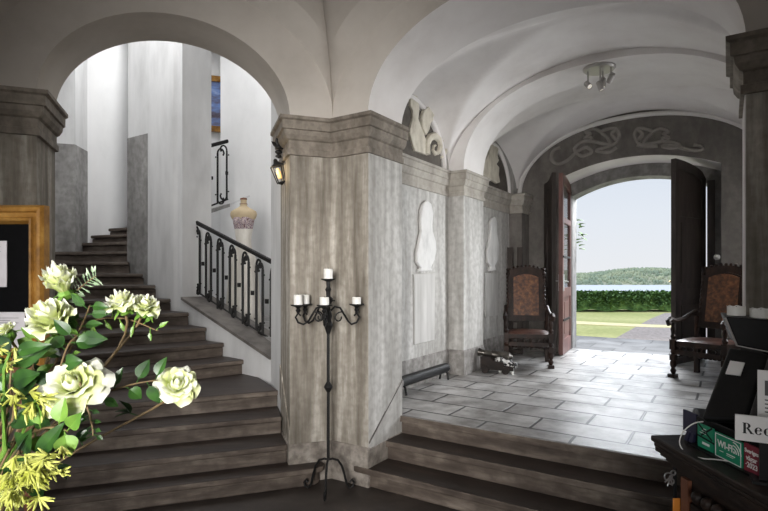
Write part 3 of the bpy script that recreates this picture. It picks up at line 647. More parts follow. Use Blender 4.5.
# --- armchairs
def barley(a, b, r=.017, turns=9, amp=.007, k=54):
    a, b = Vector(a), Vector(b); d = b-a; u = d.normalized().orthogonal().normalized(); w = d.normalized().cross(u)
    return [a+d*(i/k)+(u*math.cos(2*PI*turns*i/k)+w*math.sin(2*PI*turns*i/k))*amp for i in range(k+1)], r
def armchair(loc, rz, label):
    root = thing('carved_armchair', loc, label, 'armchair', rz)
    W, D = .56, .52; wood = M['chairwood']
    for s in (-1, 1):       # front legs: square blocks, turned pieces and a scrolled foot
        g = G(); x, y = s*W/2, -D/2
        g.box((x, y-.01, .02), (.075, .09, .04)); g.lathe([(.02, .04), (.034, .08), (.02, .11), (.036, .14), (.036, .18), (.022, .2)], (x, y, 0), 10)
        g.box((x, y, .235), (.06, .06, .07)); g.lathe([(.02, .27), (.033, .3), (.02, .33)], (x, y, 0), 10); g.box((x, y, .385), (.06, .06, .12))
        g.lathe([(.02, .44), (.032, .48), (.018, .51), (.03, .56), (.02, .6), (.026, .64)], (x, y, 0), 10); g.build('leg', wood, root)
        g = G(); x, y = s*W/2, D/2
        g.box((x, y+.02, .2), (.05, .05, .4)); g.build('leg', wood, root)
        pts = [(s*W/2, D/2-.01, .76), (s*W/2, D/2-.15, .72), (s*W/2+s*.01, -.02, .675), (s*W/2+s*.015, -D/2+.08, .66), (s*W/2+s*.015, -D/2-.04, .685), (s*W/2+s*.015, -D/2-.085, .66), (s*W/2+s*.015, -D/2-.07, .625), (s*W/2+s*.015, -D/2-.035, .63)]
        g = G(); g.tube(pts, [.024, .024, .026, .028, .03, .03, .026, .02], 8); g.build('arm', wood, root)
        g = G(); g.tube([(s*W/2, D/2, .4), (s*W/2, D/2+.02, .7)], .027, 8); p_, r_ = barley((s*(W/2-.035), D/2+.02, .7), (s*(W/2-.035), D/2+.11, 1.2)); g.tube(p_, r_, 6)
        g.lathe([(.026, 1.2), (.03, 1.22), (.014, 1.25), (.026, 1.28), (0, 1.31)], (s*(W/2-.035), D/2+.11, 0), 10); g.build('back_post', wood, root)
        p_, r_ = barley((s*W/2, -D/2, .235), (s*W/2, D/2, .235), .014); g = G(); g.tube(p_, r_, 6); g.build('stretcher', wood, root)
    p_, r_ = barley((-W/2, 0, .235), (W/2, 0, .235), .015, 11, .008); g = G(); g.tube(p_, r_, 6); g.build('stretcher', wood, root)
    g = G(); g.box((0, -D/2, .3), (W-.06, .03, .05)); 
    for i in range(6): g.tube([(-.24+.08*i+.04*math.cos(t*PI/5), -D/2, .345+.03*math.sin(t*PI/5)) for t in range(11)], .009, 6, closed=False)
    g.build('front_rail', wood, root)
    g = G(); g.box((0, 0, .405), (W+.01, D+.02, .05)); g.build('seat_frame', wood, root, smooth=False)
    g = G(); g.grid(lambda u, v: ((u-.5)*(W-.02), (v-.5)*(D+.02), .43+.04*(math.sin(PI*u)*math.sin(PI*v))**.4), 14, 12); g.build('seat', M['seatleather'], root)
    tilt = lambda x, z, h: (x, D/2+.02+(z-.7)*.18+h, z)
    def top(x): return 1.24+.075*math.cos(x/.25*PI/2)**.5 if abs(x) < .25 else 1.24
    n = 14; outer = [(-.25, .56)]+[(.25, .56)]+[(.25-.5*i/n, top(.25-.5*i/n)) for i in range(n+1)]
    inner = [(-.17, .64), (.17, .64), (.17, 1.17)]+[(.17-.34*i/8, 1.17+.045*math.sin(PI*i/8)) for i in range(1, 8)]+[(-.17, 1.17)]
    g = G(); g.prism(outer, -.012, .02, tilt); g.prism([(x*1.06, z+(.02 if z > 1 else -.02)) for x, z in inner], -.024, -.01, tilt)
    for i in range(9): g.sphere(tilt(-.22+.055*i, top(-.22+.055*i)+.012, 0), .02, n=8)
    g.build('back_frame', wood, root)
    g = G(); g.prism(inner, -.032, -.02, tilt); g.build('back_panel', M['leather'], root, smooth=False)
    return root
fz = .45
armchair((1.93, 7.10, fz), R(-12), 'carved dark armchair with brown leather back left of the doorway, by the open red-brown door')
armchair((3.77, 6.10, fz), R(-57), 'carved dark armchair right of the doorway, beside the black desk equipment, facing left')
# --- low tubular heater on the hall floor
a = Vector((px_on_q(403.5, 397, -.36)[0], 0)); 
root = thing('tubular_heater', tuple(H(1.62, -.39, .45)), 'low black tubular heater with pale end caps along the left hall wall', 'heater', R(90)-TH)
g = G(); g.tube([(-.52, 0, .13), (.52, 0, .13)], .054, 16); g.build('tube', M['plasticblack'], root)
for s in (-1, 1):
    g = G(); g.tube([(s*.52, 0, .13), (s*.545, 0, .13)], [.056, .045], 16); g.sphere((s*.55, 0, .13), .026); g.build('end_cap', M['spotmetal'], root)
    g = G(); g.tube([(s*.47, -.055, .0), (s*.47, -.04, .08), (s*.47, 0, .1)], .012, 6); g.tube([(s*.47, .055, .0), (s*.47, .04, .08), (s*.47, 0, .1)], .012, 6); g.build('foot', M['iron'], root)
# --- model cannon and patterned ornament
cp = P(494.5, 371.5, 6.5)
root = thing('model_cannon', (cp.x, cp.y, fz), 'small dark metal cannon on a low wooden carriage before the left armchair', 'cannon', R(158))
m3 = Matrix.Rotation(R(90), 3, 'Y') @ Matrix.Identity(3)
g = G(); rot = Matrix.Rotation(R(84), 3, 'Y')
g.lathe([(0, -.23), (.02, -.22), (.03, -.2), (.055, -.18), (.058, -.12), (.05, -.1), (.048, .02), (.052, .03), (.04, .05), (.036, .15), (.05, .18), (.052, .2), (.03, .2), (.026, .1)], (0, 0, .22), 18, rot); g.build('barrel', M['bronze'], root)
g = G()
for s in (-1, 1): g.prism([(-.24, .04), (.16, .04), (.16, .2), (.04, .2), (.0, .15), (-.12, .14), (-.13, .1), (-.24, .09)], s*.07-.012, s*.07+.012, lambda x, z, h: (x, h, z))
g.bx(-.22, .14, -.07, .07, .05, .075); g.build('carriage', M['oldwood'], root, smooth=False)
for x in (-.15, .1):
    for s in (-1, 1): g = G(); g.tube([(x, s*.09, .045), (x, s*.115, .045)], .045, 14); g.build('wheel', M['oldwood'], root)
op = P(505, 370.5, 6.45)
root = thing('patterned_ornament', (op.x, op.y, fz), 'black and white patterned small ornament standing beside the cannon muzzle end', 'ornament', R(-20)); root.scale = (.78, .78, .78)
pm = noise_mat('black_white_glaze', [srgb(26, 26, 27), srgb(226, 224, 222)], (17, 17, 17), 2, .3, 0, pos=[.47, .5]); M['bw'] = pm
g = G(); g.sphere((-.05, 0, .2), .11, 1, .7, 1.05); g.sphere((.05, -.02, .16), .075, 1.1, .8, .9); g.build('body', pm, root)
g = G(); g.sphere((.13, -.02, .13), .06, 1.1, .8, 1); g.tube([(.1, 0, .17), (.08, 0, .25)], [.014, .004], 6); g.build('head', pm, root)
for x, y in ((.02, -.05), (.12, -.05), (-.08, .04), (.1, .04)): g = G(); g.tube([(x, y, .12), (x, y, .0)], [.024, .02], 8); g.build('foot', M['wax'], root)
# --- two dark slats standing behind the left armchair
root = thing('folded_stand', tuple(H(4.42, -.36, fz)), 'dark folded stand of two upright slats behind the left armchair', 'stand', -TH)
for s in (-1, 1): g = G(); g.box((s*.07, s*.02, .81), (.085, .03, 1.62)); g.build('slat', M['darkdoor'], root, smooth=False)
g = G(); g.box((0, 0, .5), (.14, .02, .04)); g.box((0, 0, .05), (.2, .12, .04)); g.build('crossbar', M['darkdoor'], root, smooth=False)
# --- painted reliefs on the hall wall and lunettes
def relief(name, pts_px, q, th, mat, label, cat, scale, ox, oy, frame='q', group=None, extra=None):
    pts = []
    for x, y in pts_px:
        p, z = px_on_q(ox+x/scale, oy+y/scale, q) if frame == 'q' else px_on_p(ox+x/scale, oy+y/scale, q)
        pts.append((p, z))
    g = G(); g.prism(pts, q-.01, q+th, lambda y, z, h: (h, y, z)); o = g.build(name, mat, frame=HF, smooth=False); bevel(o, .012, 2)
    return tag(o, label, cat, group)
QW = QL
def q3(pts, ox, oy, k): return [px_on_q(ox+x/k, oy+y/k, QW) for x, y in pts]
rt = thing('griffon_relief', (0, 0, 0), 'pale painted griffon with raised wing in the nearer lunette of the left wall', 'relief', -TH); rt.location = PB
for nm, pl, th in (('body', [(38, 75), (40, 42), (55, 24), (70, 30), (79, 60), (80, 100), (76, 135), (88, 172), (98, 195), (112, 235), (122, 305), (60, 284), (34, 205), (42, 160), (50, 130), (49, 95)], .03),
                   ('wing', [(90, 180), (88, 125), (97, 98), (112, 86), (131, 66), (127, 92), (153, 93), (147, 108), (150, 118), (138, 130), (140, 142), (128, 156), (122, 186), (108, 212)], .045)):
    g = G(); g.prism(q3(pl, 400, 90, 4.642), QW-.002, QW+th, lambda y, z, h: (h, y, z)); o = g.build(nm, M['relief'], rt, smooth=False); bevel(o, .008, 2)
tl = q3([(116, 300), (116, 250), (130, 222), (155, 214), (174, 232), (180, 262), (172, 290), (156, 296), (146, 280), (150, 262), (160, 258)], 400, 90, 4.642)
g = G(); g.tube([(QW+.015, p, z) for p, z in tl], [.05, .048, .046, .044, .04, .036, .03, .026, .022, .018, .012], 8)
tl = q3([(185, 315), (203, 305), (212, 275), (207, 245), (196, 234)], 400, 90, 4.642); g.tube([(QW+.01, p, z) for p, z in tl], [.016, .018, .018, .015, .008], 6)
g.build('tail', M['relief'], rt)
gr2 = [(375, 395), (380, 340), (400, 300), (410, 262), (420, 250), (430, 262), (446, 258), (448, 275), (444, 305), (450, 330), (440, 345), (452, 360), (450, 395), (456, 430), (440, 436)]
relief('griffon_relief', gr2, QW, .035, M['relief'], 'pale painted winged figure in the farther lunette, above the left armchair', 'relief', 4.642, 400, 90)
def bust(pts, ped, label):
    rt = thing('bust_relief', (0, 0, 0), label, 'relief', -TH); rt.location = PB
    for nm, pl, mt, th in (('bust', pts, M['whiterelief'], .04), ('pedestal', ped, M['pedestal'], .02)):
        pp = [px_on_q(360+x/3.195, 140+y/3.195, QW) for x, y in pl]
        g = G(); g.prism(pp, QW-.002, QW+th, lambda y, z, h: (h, y, z)); o = g.build(nm, mt, rt, smooth=False); bevel(o, .014, 3)
bust([(174, 392), (173, 365), (180, 330), (188, 292), (186, 262), (188, 226), (194, 204), (206, 194), (219, 203), (226, 236), (223, 270), (224, 292), (233, 322), (236, 350), (230, 384), (222, 400), (218, 408), (224, 418), (176, 420), (186, 408)],
     [(166, 428), (238, 424), (236, 440), (234, 640), (170, 655), (169, 442)], 'large white painted bust on a pedestal, on the nearer hall wall panel')
bust([(402, 392), (400, 350), (408, 318), (411, 290), (409, 262), (416, 248), (424, 245), (431, 262), (430, 292), (434, 318), (438, 350), (433, 384), (424, 402), (428, 416), (404, 420), (412, 404)],
     [(396, 426), (440, 422), (438, 438), (437, 560), (398, 565), (399, 440)], 'small white painted bust on a pedestal, on the farther wall panel beside the armchair')
def scroll(pts_px, r, parent, ox, oy, sc_):
    pts = []
    for x, y in pts_px:
        q, z = px_on_p(ox+x/sc_, oy+y/sc_, 4.9); pts.append(Vector((q, 4.9, z)))
    out = []
    for i in range(len(pts)-1):                      # Catmull-Rom
        p0, p1, p2, p3 = pts[max(0, i-1)], pts[i], pts[i+1], pts[min(len(pts)-1, i+2)]
        for j in range(6):
            t = j/6; out.append(.5*((2*p1)+(p2-p0)*t+(2*p0-5*p1+4*p2-p3)*t*t+(3*p1-p0-3*p2+p3)*t**3))
    out.append(pts[-1]); g = G(); g.tube(out, r, 6); return g.build('scroll', M['doorrelief'], parent)
rt = thing('dragon_relief', (0, 0, 0), 'grey relief of two facing dragons with coiling tails above the doorway', 'relief'); rt.location = PB; rt.rotation_euler.z = -TH
L1 = [(345, 120), (330, 100), (345, 85), (322, 85), (300, 95), (318, 112), (325, 130), (300, 128), (270, 122), (240, 125), (220, 145), (240, 165), (270, 155), (255, 140), (225, 155), (200, 178), (170, 190), (152, 175), (158, 150), (178, 140)]
L2 = [(300, 95), (275, 85), (250, 95), (268, 100), (250, 112), (272, 112), (262, 125)]
L3 = [(345, 85), (352, 105), (340, 128), (310, 140), (285, 150), (320, 155), (345, 140)]
for l in (L1, L2, L3):
    scroll(l, .027, rt, 500, 100, 2.954); scroll([(750-x, y if y < 128 else 128+(y-128)*.35) for x, y in l], .027, rt, 500, 100, 2.954)
for o in rt.children: o.location.y = -.004
# --- round white wall plate
wp = H(4.9, 2.36); k = (717-CX)/F; q, z = px_on_p(717, 257, 4.9)
g = G(); g.lathe([(0, 0), (.04, 0), (.04, .01), (.03, .016), (0, .018)], (0, 0, 0), 20, Matrix.Rotation(R(90), 3, 'X')); o = g.build('wall_plate', M['spotmetal'], frame=(H(4.897, q, z), -TH)); tag(o, 'round white plate on the door wall above the right armchair', 'plate')
# --- spotlight fixture under the cross arch
fp = H(2.62, 1.19)
zt = 2.89+.98-.002
root = thing('ceiling_spotlight', (fp.x, fp.y, zt), 'grey ceiling spotlight cluster with three heads under the hall vault', 'spotlight', R(-30))
g = G(); g.lathe([(0, -.03), (.15, -.03), (.165, -.015), (.165, .03), (0, .03)], (0, 0, 0), 28); g.build('ceiling_plate', M['spotmetal'], root)
spot_t = []
for x, y, dz, ax, az in ((-.11, -.02, -.15, 50, 40), (.03, .05, -.13, 8, 0), (.12, -.03, -.12, 52, 215), (.02, -.07, -.2, 20, 90)):
    g = G(); g.tube([(x, y, -.02), (x, y, dz)], .008, 6); arm = g.build('rod', M['spotmetal'], root)
    rot = Matrix.Rotation(R(az), 3, 'Z') @ Matrix.Rotation(R(180-ax), 3, 'X')
    g = G(); g.lathe([(0, -.05), (.026, -.05), (.03, -.04), (.03, .05), (.026, .052), (.026, .03)], (x, y, dz-.02), 14, rot); h_ = g.build('spot_head', M['spotmetal'], root)
    g = G(); g.lathe([(0, .031), (.025, .031), (.025, .04), (0, .04)], (x, y, dz-.02), 14, rot); g.build('lens', M['spotlens'], h_)
# --- wall lantern on the stair arch jamb
lp = Vector((-.885, 4.42, 0)); zl = HC+(275-172)*4.42/F
root = thing('wall_lantern', (lp.x, lp.y, zl), 'black iron wall lantern with leaf finial, lit, on the stair arch jamb', 'lantern', R(20)); root.scale = (.88, .88, .88)
rot = Matrix.Rotation(R(-16), 3, 'Y')
g = G(); sq = [(-1, -1), (1, -1), (1, 1), (-1, 1)]
for x, y in sq: g.tube([rot @ Vector((x*.034, y*.034, -.10)), rot @ Vector((x*.052, y*.052, .06))], .005, 6)
for r_, z in ((.034, -.10), (.052, .06)):
    g.tube([rot @ Vector((x*r_, y*r_, z)) for x, y in sq], .006, 6, closed=True)
g.lathe([(0, .13), (.02, .12), (.03, .09), (.072, .065), (.07, .055), (0, .055)], (0, 0, 0), 4, rot @ Matrix.Rotation(R(45), 3, 'Z')); g.lathe([(.03, -.11), (.05, -.1), (.0, -.13)], (0, 0, 0), 4, rot @ Matrix.Rotation(R(45), 3, 'Z'))
g.build('lantern_cage', M['iron'], root)
g = G(); g.lathe([(0, -.07), (.018, -.06), (.022, 0), (.012, .03), (0, .04)], (0, 0, 0), 12, rot); g.build('bulb', M['flame_glass'], root)
g = G(); g.tube([(.09, 0, .22), (.02, 0, .23), (-.01, 0, .19), (0.005, 0, .13)], .009, 8)
for z, r_ in ((.15, .03), (.19, .035), (.235, .03)): g.sphere((.0, 0, z), r_, 1, .7, .6, 10)
g.box((.095, 0, .2), (.02, .05, .12)); br_ = g.build('bracket', M['iron'], root)
g = G()
for d, L_ in (((-.25, 0, 1), .1), ((-.9, 0, .55), .085), ((.3, .2, .9), .07)): leaf_into(g, Vector((0, 0, .24)), Vector(d), L_, .04, up=Vector((0, 1, 0)))
g.build('leaf_finial', M['iron'], root)
# --- candelabra
cb = Vector((-.423, 4.0, 0))
root = thing('floor_candelabra', tuple(cb), 'tall black wrought-iron floor candelabra standing before the stone pier', 'candelabra')
g = G(); g.tube([(0, 0, .26), (0, 0, 1.42)], .0115, 10)
g.lathe([(.012, .76), (.03, .79), (.034, .80), (.03, .81), (.012, .84)], (0, 0, 0), 12); g.lathe([(.012, 1.2), (.035, 1.27), (.022, 1.31), (.03, 1.34), (.02, 1.38), (.012, 1.42)], (0, 0, 0), 12)
g.build('pole', M['iron'], root)
def legpts(a):
    pr = [(0, .262), (.04, .265), (.09, .25), (.13, .2), (.155, .13), (.175, .06), (.2, .028), (.235, .035), (.245, .065), (.225, .085), (.205, .07)]
    return [(r*.82*math.cos(a), r*.82*math.sin(a), z*1.0-.012) for r, z in pr]
for a in (R(-92), R(18), R(162)): g = G(); g.tube(legpts(a), .009, 8); g.build('leg', M['iron'], root)
candles = []
for a, rr, zt in ((R(180), .228, 1.425), (R(3), .215, 1.43), (R(-92), .2, 1.435), (R(146), .235, 1.425)):
    u = Vector((math.cos(a), math.sin(a), 0)); q = lambda r, z: tuple(u*r+Vector((0, 0, z)))
    g = G(); L_ = rr
    g.tube([q(.02, 1.38), q(.05, 1.41), q(.09, 1.40), q(.12, 1.35), q(.15, 1.30), q(L_-.04, 1.275), q(L_, 1.29), q(L_+.02, 1.33), q(L_, 1.36), q(L_-.02, 1.34)], .008, 8)
    g.tube([q(.1, 1.37)]+[q(.1-.035*math.sin(t*PI/6)-(.004*t), 1.335+.035*math.cos(t*PI/6)) for t in range(10)], .006, 6)
    g.tube([q(L_, 1.36), q(L_, zt-.01)], .012, 8); g.lathe([(.01, -.06), (.02, -.045), (.012, -.03), (.02, -.02), (.055, -.008), (.058, 0), (.0, 0)], q(L_, zt), 18); ar = g.build('arm', M['iron'], root)
    candles.append((cb+Vector(q(L_, zt))))
g = G(); g.lathe([(.012, 1.42), (.035, 1.45), (.036, 1.47), (.016, 1.49), (.016, 1.52), (.024, 1.54), (.014, 1.56), (.016, 1.6), (.052, 1.615), (.056, 1.622), (0, 1.622)], (0, 0, 0), 18)
g.tube([(.05*math.cos(t*PI/8), .05*math.sin(t*PI/8), 1.455) for t in range(16)], .005, 6, closed=True); g.build('top_holder', M['iron'], root)
candles.append(cb+Vector((0, 0, 1.622)))
cl = ['white candle on the left arm of the iron candelabra', 'white candle with drip tray on the right arm of the candelabra', 'short white candle on the front arm, before the candelabra pole', 'white candle on the rear left arm, half behind the left candle', 'white candle on the raised top holder of the candelabra']
for i, c in enumerate(candles):
    h_ = (.075, .052, .055, .07, .075)[i]; rt_ = thing('white_candle', tuple(c), cl[i], 'candle', group='candles on the candelabra')
    g = G(); g.lathe([(0, 0), (.034, 0), (.034, h_-.003), (.031, h_), (.022, h_-.006), (0, h_-.008)], (0, 0, 0), 20); g.build('wax', M['wax'], rt_)
    g = G(); g.tube([(0, 0, h_-.01), (.001, 0, h_+.008)], .0015, 5); g.build('wick', M['ink'], rt_)
# --- iron balustrades
def railing(a, b, ha, hb_, nb, label, first=True, name='iron_balustrade'):
    a, b = Vector(a), Vector(b); root = thing(name, tuple(a), label, 'railing'); d = b-a
    at = lambda t, f: d*t + Vector((0, 0, (ha+(hb_-ha)*t)*f)); I = M['iron']
    dn = Vector((d.x, d.y, 0)).normalized()
    g = G(); g.tube([at(0, 1), at(1, 1)], .017, 6); g.tube([at(0, 1)+Vector((0, 0, .02)), at(1, 1)+Vector((0, 0, .02))], .021, 6); g.build('handrail', I, root)
    g = G(); g.tube([at(0, .07), at(1, .07)], .012, 6); g.build('bottom_rail', I, root)
    ts = []
    for i in range(nb):
        ts.append((i + (.0 if i % 2 == 0 else -.12))/(nb-1) if nb > 1 else 0)
    for i, t in enumerate(ts):
        g = G(); g.tube([at(t, .0 if i % 4 == 0 else .07), at(t, .86)], .015, 6)
        # scroll at head and foot
        s = 1 if i % 2 == 0 else -1
        w = .5/(nb-1)*Vector((d.x, d.y, 0)).length
        for f, zs in ((.86, 1), (.14, -1)):
            c = at(t, f); g.tube([c+dn*(s*w*(1-math.cos(k*PI/8)))*.62+Vector((0, 0, zs*.075*math.sin(k*PI/8))) for k in range(9)], .013, 6)
            g.sphere(c+dn*(s*w*1.1)+Vector((0, 0, -zs*.012)), .015, n=6)
            g.sphere(c+dn*(-s*w*.35)+Vector((0, 0, -zs*.06)), .012, n=6)
        if i % 2 == 1: g.box(at((t+ts[i+1])/2 if i+1 < nb else t, .5), (.04, .022, .05), math.atan2(d.y, d.x))
        g.build('baluster', I, root)
    return root
ra, rb = P(195, 295.5, 6.74), P(271, 345, 5.69)
railing(ra, rb, .93, .89, 13, 'black wrought-iron balustrade sloping down across the stair opening before the dress form')
ua, ub = P(196, 216, 7.85), P(228, 203.5, 8.12)
railing(ua, ub, .98, .95, 4, 'short black iron railing of the upper flight, seen high beside the white pier')
# --- dress form
mp_ = Vector((-1.87, 7.02, .98))
root = thing('dress_form', tuple(mp_), 'linen dress form wearing an ivory gown with floral bodice behind the balustrade', 'dress form', R(-8))
g = G(); zb = lambda z: z
prof = [(.10, 1.0), (.098, 1.12), (.112, 1.24), (.128, 1.34), (.135, 1.39), (.160, 1.42), (.178, 1.455), (.183, 1.485), (.172, 1.515), (.132, 1.54), (.08, 1.565), (.05, 1.588), (.042, 1.62), (.042, 1.675), (0, 1.676)]
g.lathe(prof, (0, 0, 0), 28, None, 1, .62); g.build('torso', M['skin'], root)
g = G(); g.lathe([(.046, 1.672), (.046, 1.69), (.02, 1.7), (0, 1.705)], (0, 0, 0), 16, None, 1, .8); g.tube([(.052*math.cos(t*PI/8), .04*math.sin(t*PI/8), 1.615) for t in range(16)], .004, 5, closed=True); g.build('neck_cap', M['brownstrip'], root)
g = G(); rows = [(.118, 1.28), (.128, 1.33), (.136, 1.37), (.142, 1.41), (.146, 1.445)]
def bod(u, v):
    a = 2*PI*u; i = v*(len(rows)-1); j = min(int(i), len(rows)-2); f = i-j; r = rows[j][0]*(1-f)+rows[j+1][0]*f; z = rows[j][1]*(1-f)+rows[j+1][1]*f
    bust = .035*math.exp(-((math.sin(a)+.85)/.35)**2)*math.exp(-((z-1.37)/.06)**2)*(abs(math.cos(a)) > .05)
    return ((r+.006)*math.cos(a), (r*.62+.006+bust)*math.sin(a), z+(.02*math.cos(2*a) if v == 1 else 0))
g.grid(bod, 40, 12); g.build('floral_bodice', M['floral'], root)
g = G()
def skirt(u, v):
    a = 2*PI*u; z = 1.28*(1-v)+.02*v; r = .125-.024*math.sin(min(1, v/.30)*PI)+.05*min(1, max(0, v-.15)*4)+.10*max(0, v-.2)**1.2+.012*v*math.sin(a*9+v*3)
    return (r*math.cos(a), r*.72*math.sin(a), z)
g.grid(skirt, 72, 24); g.build('gown', M['satin'], root)
g = G(); g.tube([(0, 0, 0), (0, 0, 1.0)], .015, 8); g.lathe([(.17, 0), (.17, .015), (0, .02)], (0, 0, 0), 20); g.build('stand', M['oldwood'], root)
# --- painting on the far stair wall
a = P(200, 80, 9.53); b = P(222.5, 80, 9.53)
pz1, pz0 = HC+(275-80)*9.53/F, HC+(275-134.5)*9.53/F
root = thing('framed_painting', (-2.95, 9.375, pz0), 'gilt-framed landscape painting high on the far stair wall', 'painting', R(17)); w = .5; h_ = pz1-pz0
g = G()
for x0, x1, z0, z1 in ((-w, w, 0, .1), (-w, w, h_-.1, h_), (-w, -w+.1, .1, h_-.1), (w-.1, w, .1, h_-.1)): g.bx(x0, x1, -.04, .02, z0, z1)
g.build('gilt_frame', M['gold'], root, smooth=False); g = G(); g.bx(-w+.09, w-.09, -.015, .01, .09, h_-.09); g.build('canvas', M['lake_paint'], root, smooth=False)
#SPLIT3
# ================================================================= FOREGROUND LEFT
# --- gilt framed notice board on an easel
D_ = 2.6
fr_x1 = (48-CX)/F*D_; fr_zt = HC+(275-206)*D_/F; fr_zb = HC-(366-275)*D_/F; fw = .92; fhh = fr_zt-fr_zb
root = thing('notice_board', (fr_x1-fw/2, D_, fr_zb), 'gilt-framed black notice board with pinned grey papers, standing before the left pier', 'notice board')
def frame_bar(a, b, c, d):       # stepped moulding as nested mitred rings
    pass
g = G(); w = fw/2; rings = [(0, .012), (0, -.03), (.012, -.045), (.03, -.04), (.036, -.028), (.055, -.024), (.062, -.034), (.075, -.03), (.09, -.005), (.09, .01)]
vs = []
for o, y in rings:
    vs.append([g.v(c) for c in ((-w+o, y, o), (w-o, y, o), (w-o, y, fhh-o), (-w+o, y, fhh-o))])
for a_, b_ in zip(vs, vs[1:]):
    for i in range(4): g.f([a_[i], a_[(i+1) % 4], b_[(i+1) % 4], b_[i]])
g.build('gilt_frame', M['gold'], root, ang=20)
g = G(); g.bx(-w+.08, w-.08, -.002, .012, .08, fhh-.08); g.build('black_backing', M['black'], root, smooth=False)
def bp(x, y): v = P(x, y, D_); return v.x-(fr_x1-fw/2), v.z-fr_zb
for x0, y0, x1, y1 in ((-34, 241, 7.5, 287), (-30, 312, 25.5, 353)):
    X0, Z1 = bp(x0, y0); X1, Z0 = bp(x1, y1); g = G(); g.bx(max(X0, -w+.1), X1, -.006, -.002, Z0, Z1); o = g.build('paper', M['paper'], root, smooth=False)
    g = G(); n = 3
    for i in range(n): g.bx(X0+.05, X1-.03-.04*(i % 2), -.007, -.006, Z1-.03-.012*i, Z1-.028-.012*i)
    g.build('printed_lines', M['plasticgrey'], o, smooth=False)
root = thing('display_easel', (fr_x1-fw/2, D_+.02, 0), 'brown wooden easel carrying the gilt-framed notice board', 'easel')
g = G(); g.bx(-w, w+.005, -.07, .05, fr_zb-.03, fr_zb-.002); g.bx(-w, w+.005, -.075, -.06, fr_zb-.05, fr_zb+.012); g.build('ledge', M['brownstrip'], root, smooth=False)
for s in (-1, 1): g = G(); g.tube([(s*.38, -.01, 0), (s*.3, .035, fr_zb), (s*.22, .06, fr_zt-.15)], .022, 6); g.build('leg', M['brownstrip'], root)
g = G(); g.tube([(0, .42, 0), (0, .07, fr_zt-.15)], .02, 6); g.build('rear_leg', M['brownstrip'], root)
# --- pedestal table, vase and flowers
vx, vy = -.89, 1.1
root = thing('pedestal_table', (vx-.03, vy, 0), 'round dark wooden pedestal table under the blue and white vase', 'table')
g = G(); g.lathe([(0, .83), (.26, .83), (.275, .84), (.275, .855), (.265, .865), (0, .865)], (0, 0, 0), 32); g.build('table_top', M['chairwood'], root)
g = G(); g.lathe([(.05, .1), (.07, .16), (.04, .3), (.035, .6), (.06, .75), (.1, .83)], (0, 0, 0), 18); g.build('column', M['chairwood'], root)
for k_ in range(3): a = R(90+120*k_); g = G(); g.tube([(0, 0, .16), (.14*math.cos(a), .14*math.sin(a), .1), (.26*math.cos(a), .26*math.sin(a), .02)], [.035, .03, .025], 8); g.build('foot', M['chairwood'], root)
VZ = .867
g = G(); g.lathe([(0, 0), (.055, 0), (.06, .01), (.085, .09), (.1, .17), (.085, .25), (.062, .285), (.06, .3), (.085, .345), (.08, .347), (.055, .3), (.08, .2), (0, .03)], (0, 0, 0), 30)
o = g.build('porcelain_vase', M['porcelain']); o.location = (vx, vy, VZ); tag(o, 'blue and white porcelain vase holding the rose bouquet', 'vase')
MOUTH = Vector((vx, vy, VZ+.33))
def rose_mesh(name, rad, opn, seed, hs_=1.0):
    rnd = random.Random(seed); bm = bmesh.new(); lay = bm.verts.layers.float.new('tint')
    layers = [(4, .06, .62, 75), (5, .16, .66, 62), (5, .34, .70, 52), (6, .60, .72, 46), (6, .88, .66, 44), (7, 1.1, .56, 42)]
    for li, (n, o, h, ang) in enumerate(layers):
        o *= opn
        for k in range(n):
            th = 2*PI*(k+.5*(li % 2)+rnd.uniform(-.12, .12))/n; hs = h*rnd.uniform(.92, 1.08); oo = o*rnd.uniform(.9, 1.12); w1, w2 = rnd.uniform(0, 6), rnd.uniform(0, 6)
            NU, NV = 8, 9; grid = []
            for i in range(NU+1):
                row = []
                for j in range(NV+1):
                    a = (i/NU-.5)*2; b = j/NV; be = b*(1-.26*abs(a)**1.7); hw = R(ang)*(math.sin(PI*min(1, .12+b*.55))**.8)
                    r = rad*(.05+.22*be**.6*min(1, .4+oo)+oo*.80*be**1.35); z = rad*1.25*(hs*be*(1-.42*oo*be**1.4) - .30*oo*oo*max(0, be-.72)*2.0)
                    r *= 1-.10*(1-abs(a))*(oo > .5)*be + .04*math.sin(3*a+w1)*be; z += rad*(.05*math.sin(4*a+w2)*be*be+.11*math.sin(7*a+w1)*be**4*min(1, oo+.3))
                    z *= hs_
                    if li == 0: r = rad*.15*math.sin(PI*min(1, .1+be*.86)); z = rad*1.0*be*hs_
                    if li == 1: r = rad*(.05+.2*math.sin(PI*min(1, .05+be*.72)))
                    t = th+a*hw; v = bm.verts.new((r*math.cos(t), r*math.sin(t), z)); v[lay] = max(0, min(1, .05+.85*be**1.4+.18*math.sin(w2)+.08*math.sin(w1+a*3)))
                    row.append(v)
                grid.append(row)
            for i in range(NU):
                for j in range(NV): bm.faces.new([grid[i][j], grid[i+1][j], grid[i+1][j+1], grid[i][j+1]])
    for f in bm.faces: f.smooth = True
    me = bpy.data.meshes.new(name); bm.to_mesh(me); bm.free(); me.materials.append(M['petal']); return me
def bez(a, b, c, d, n=12):
    return [a*(1-t)**3+b*3*t*(1-t)**2+c*3*t*t*(1-t)+d*t**3 for t in [i/n for i in range(n+1)]]
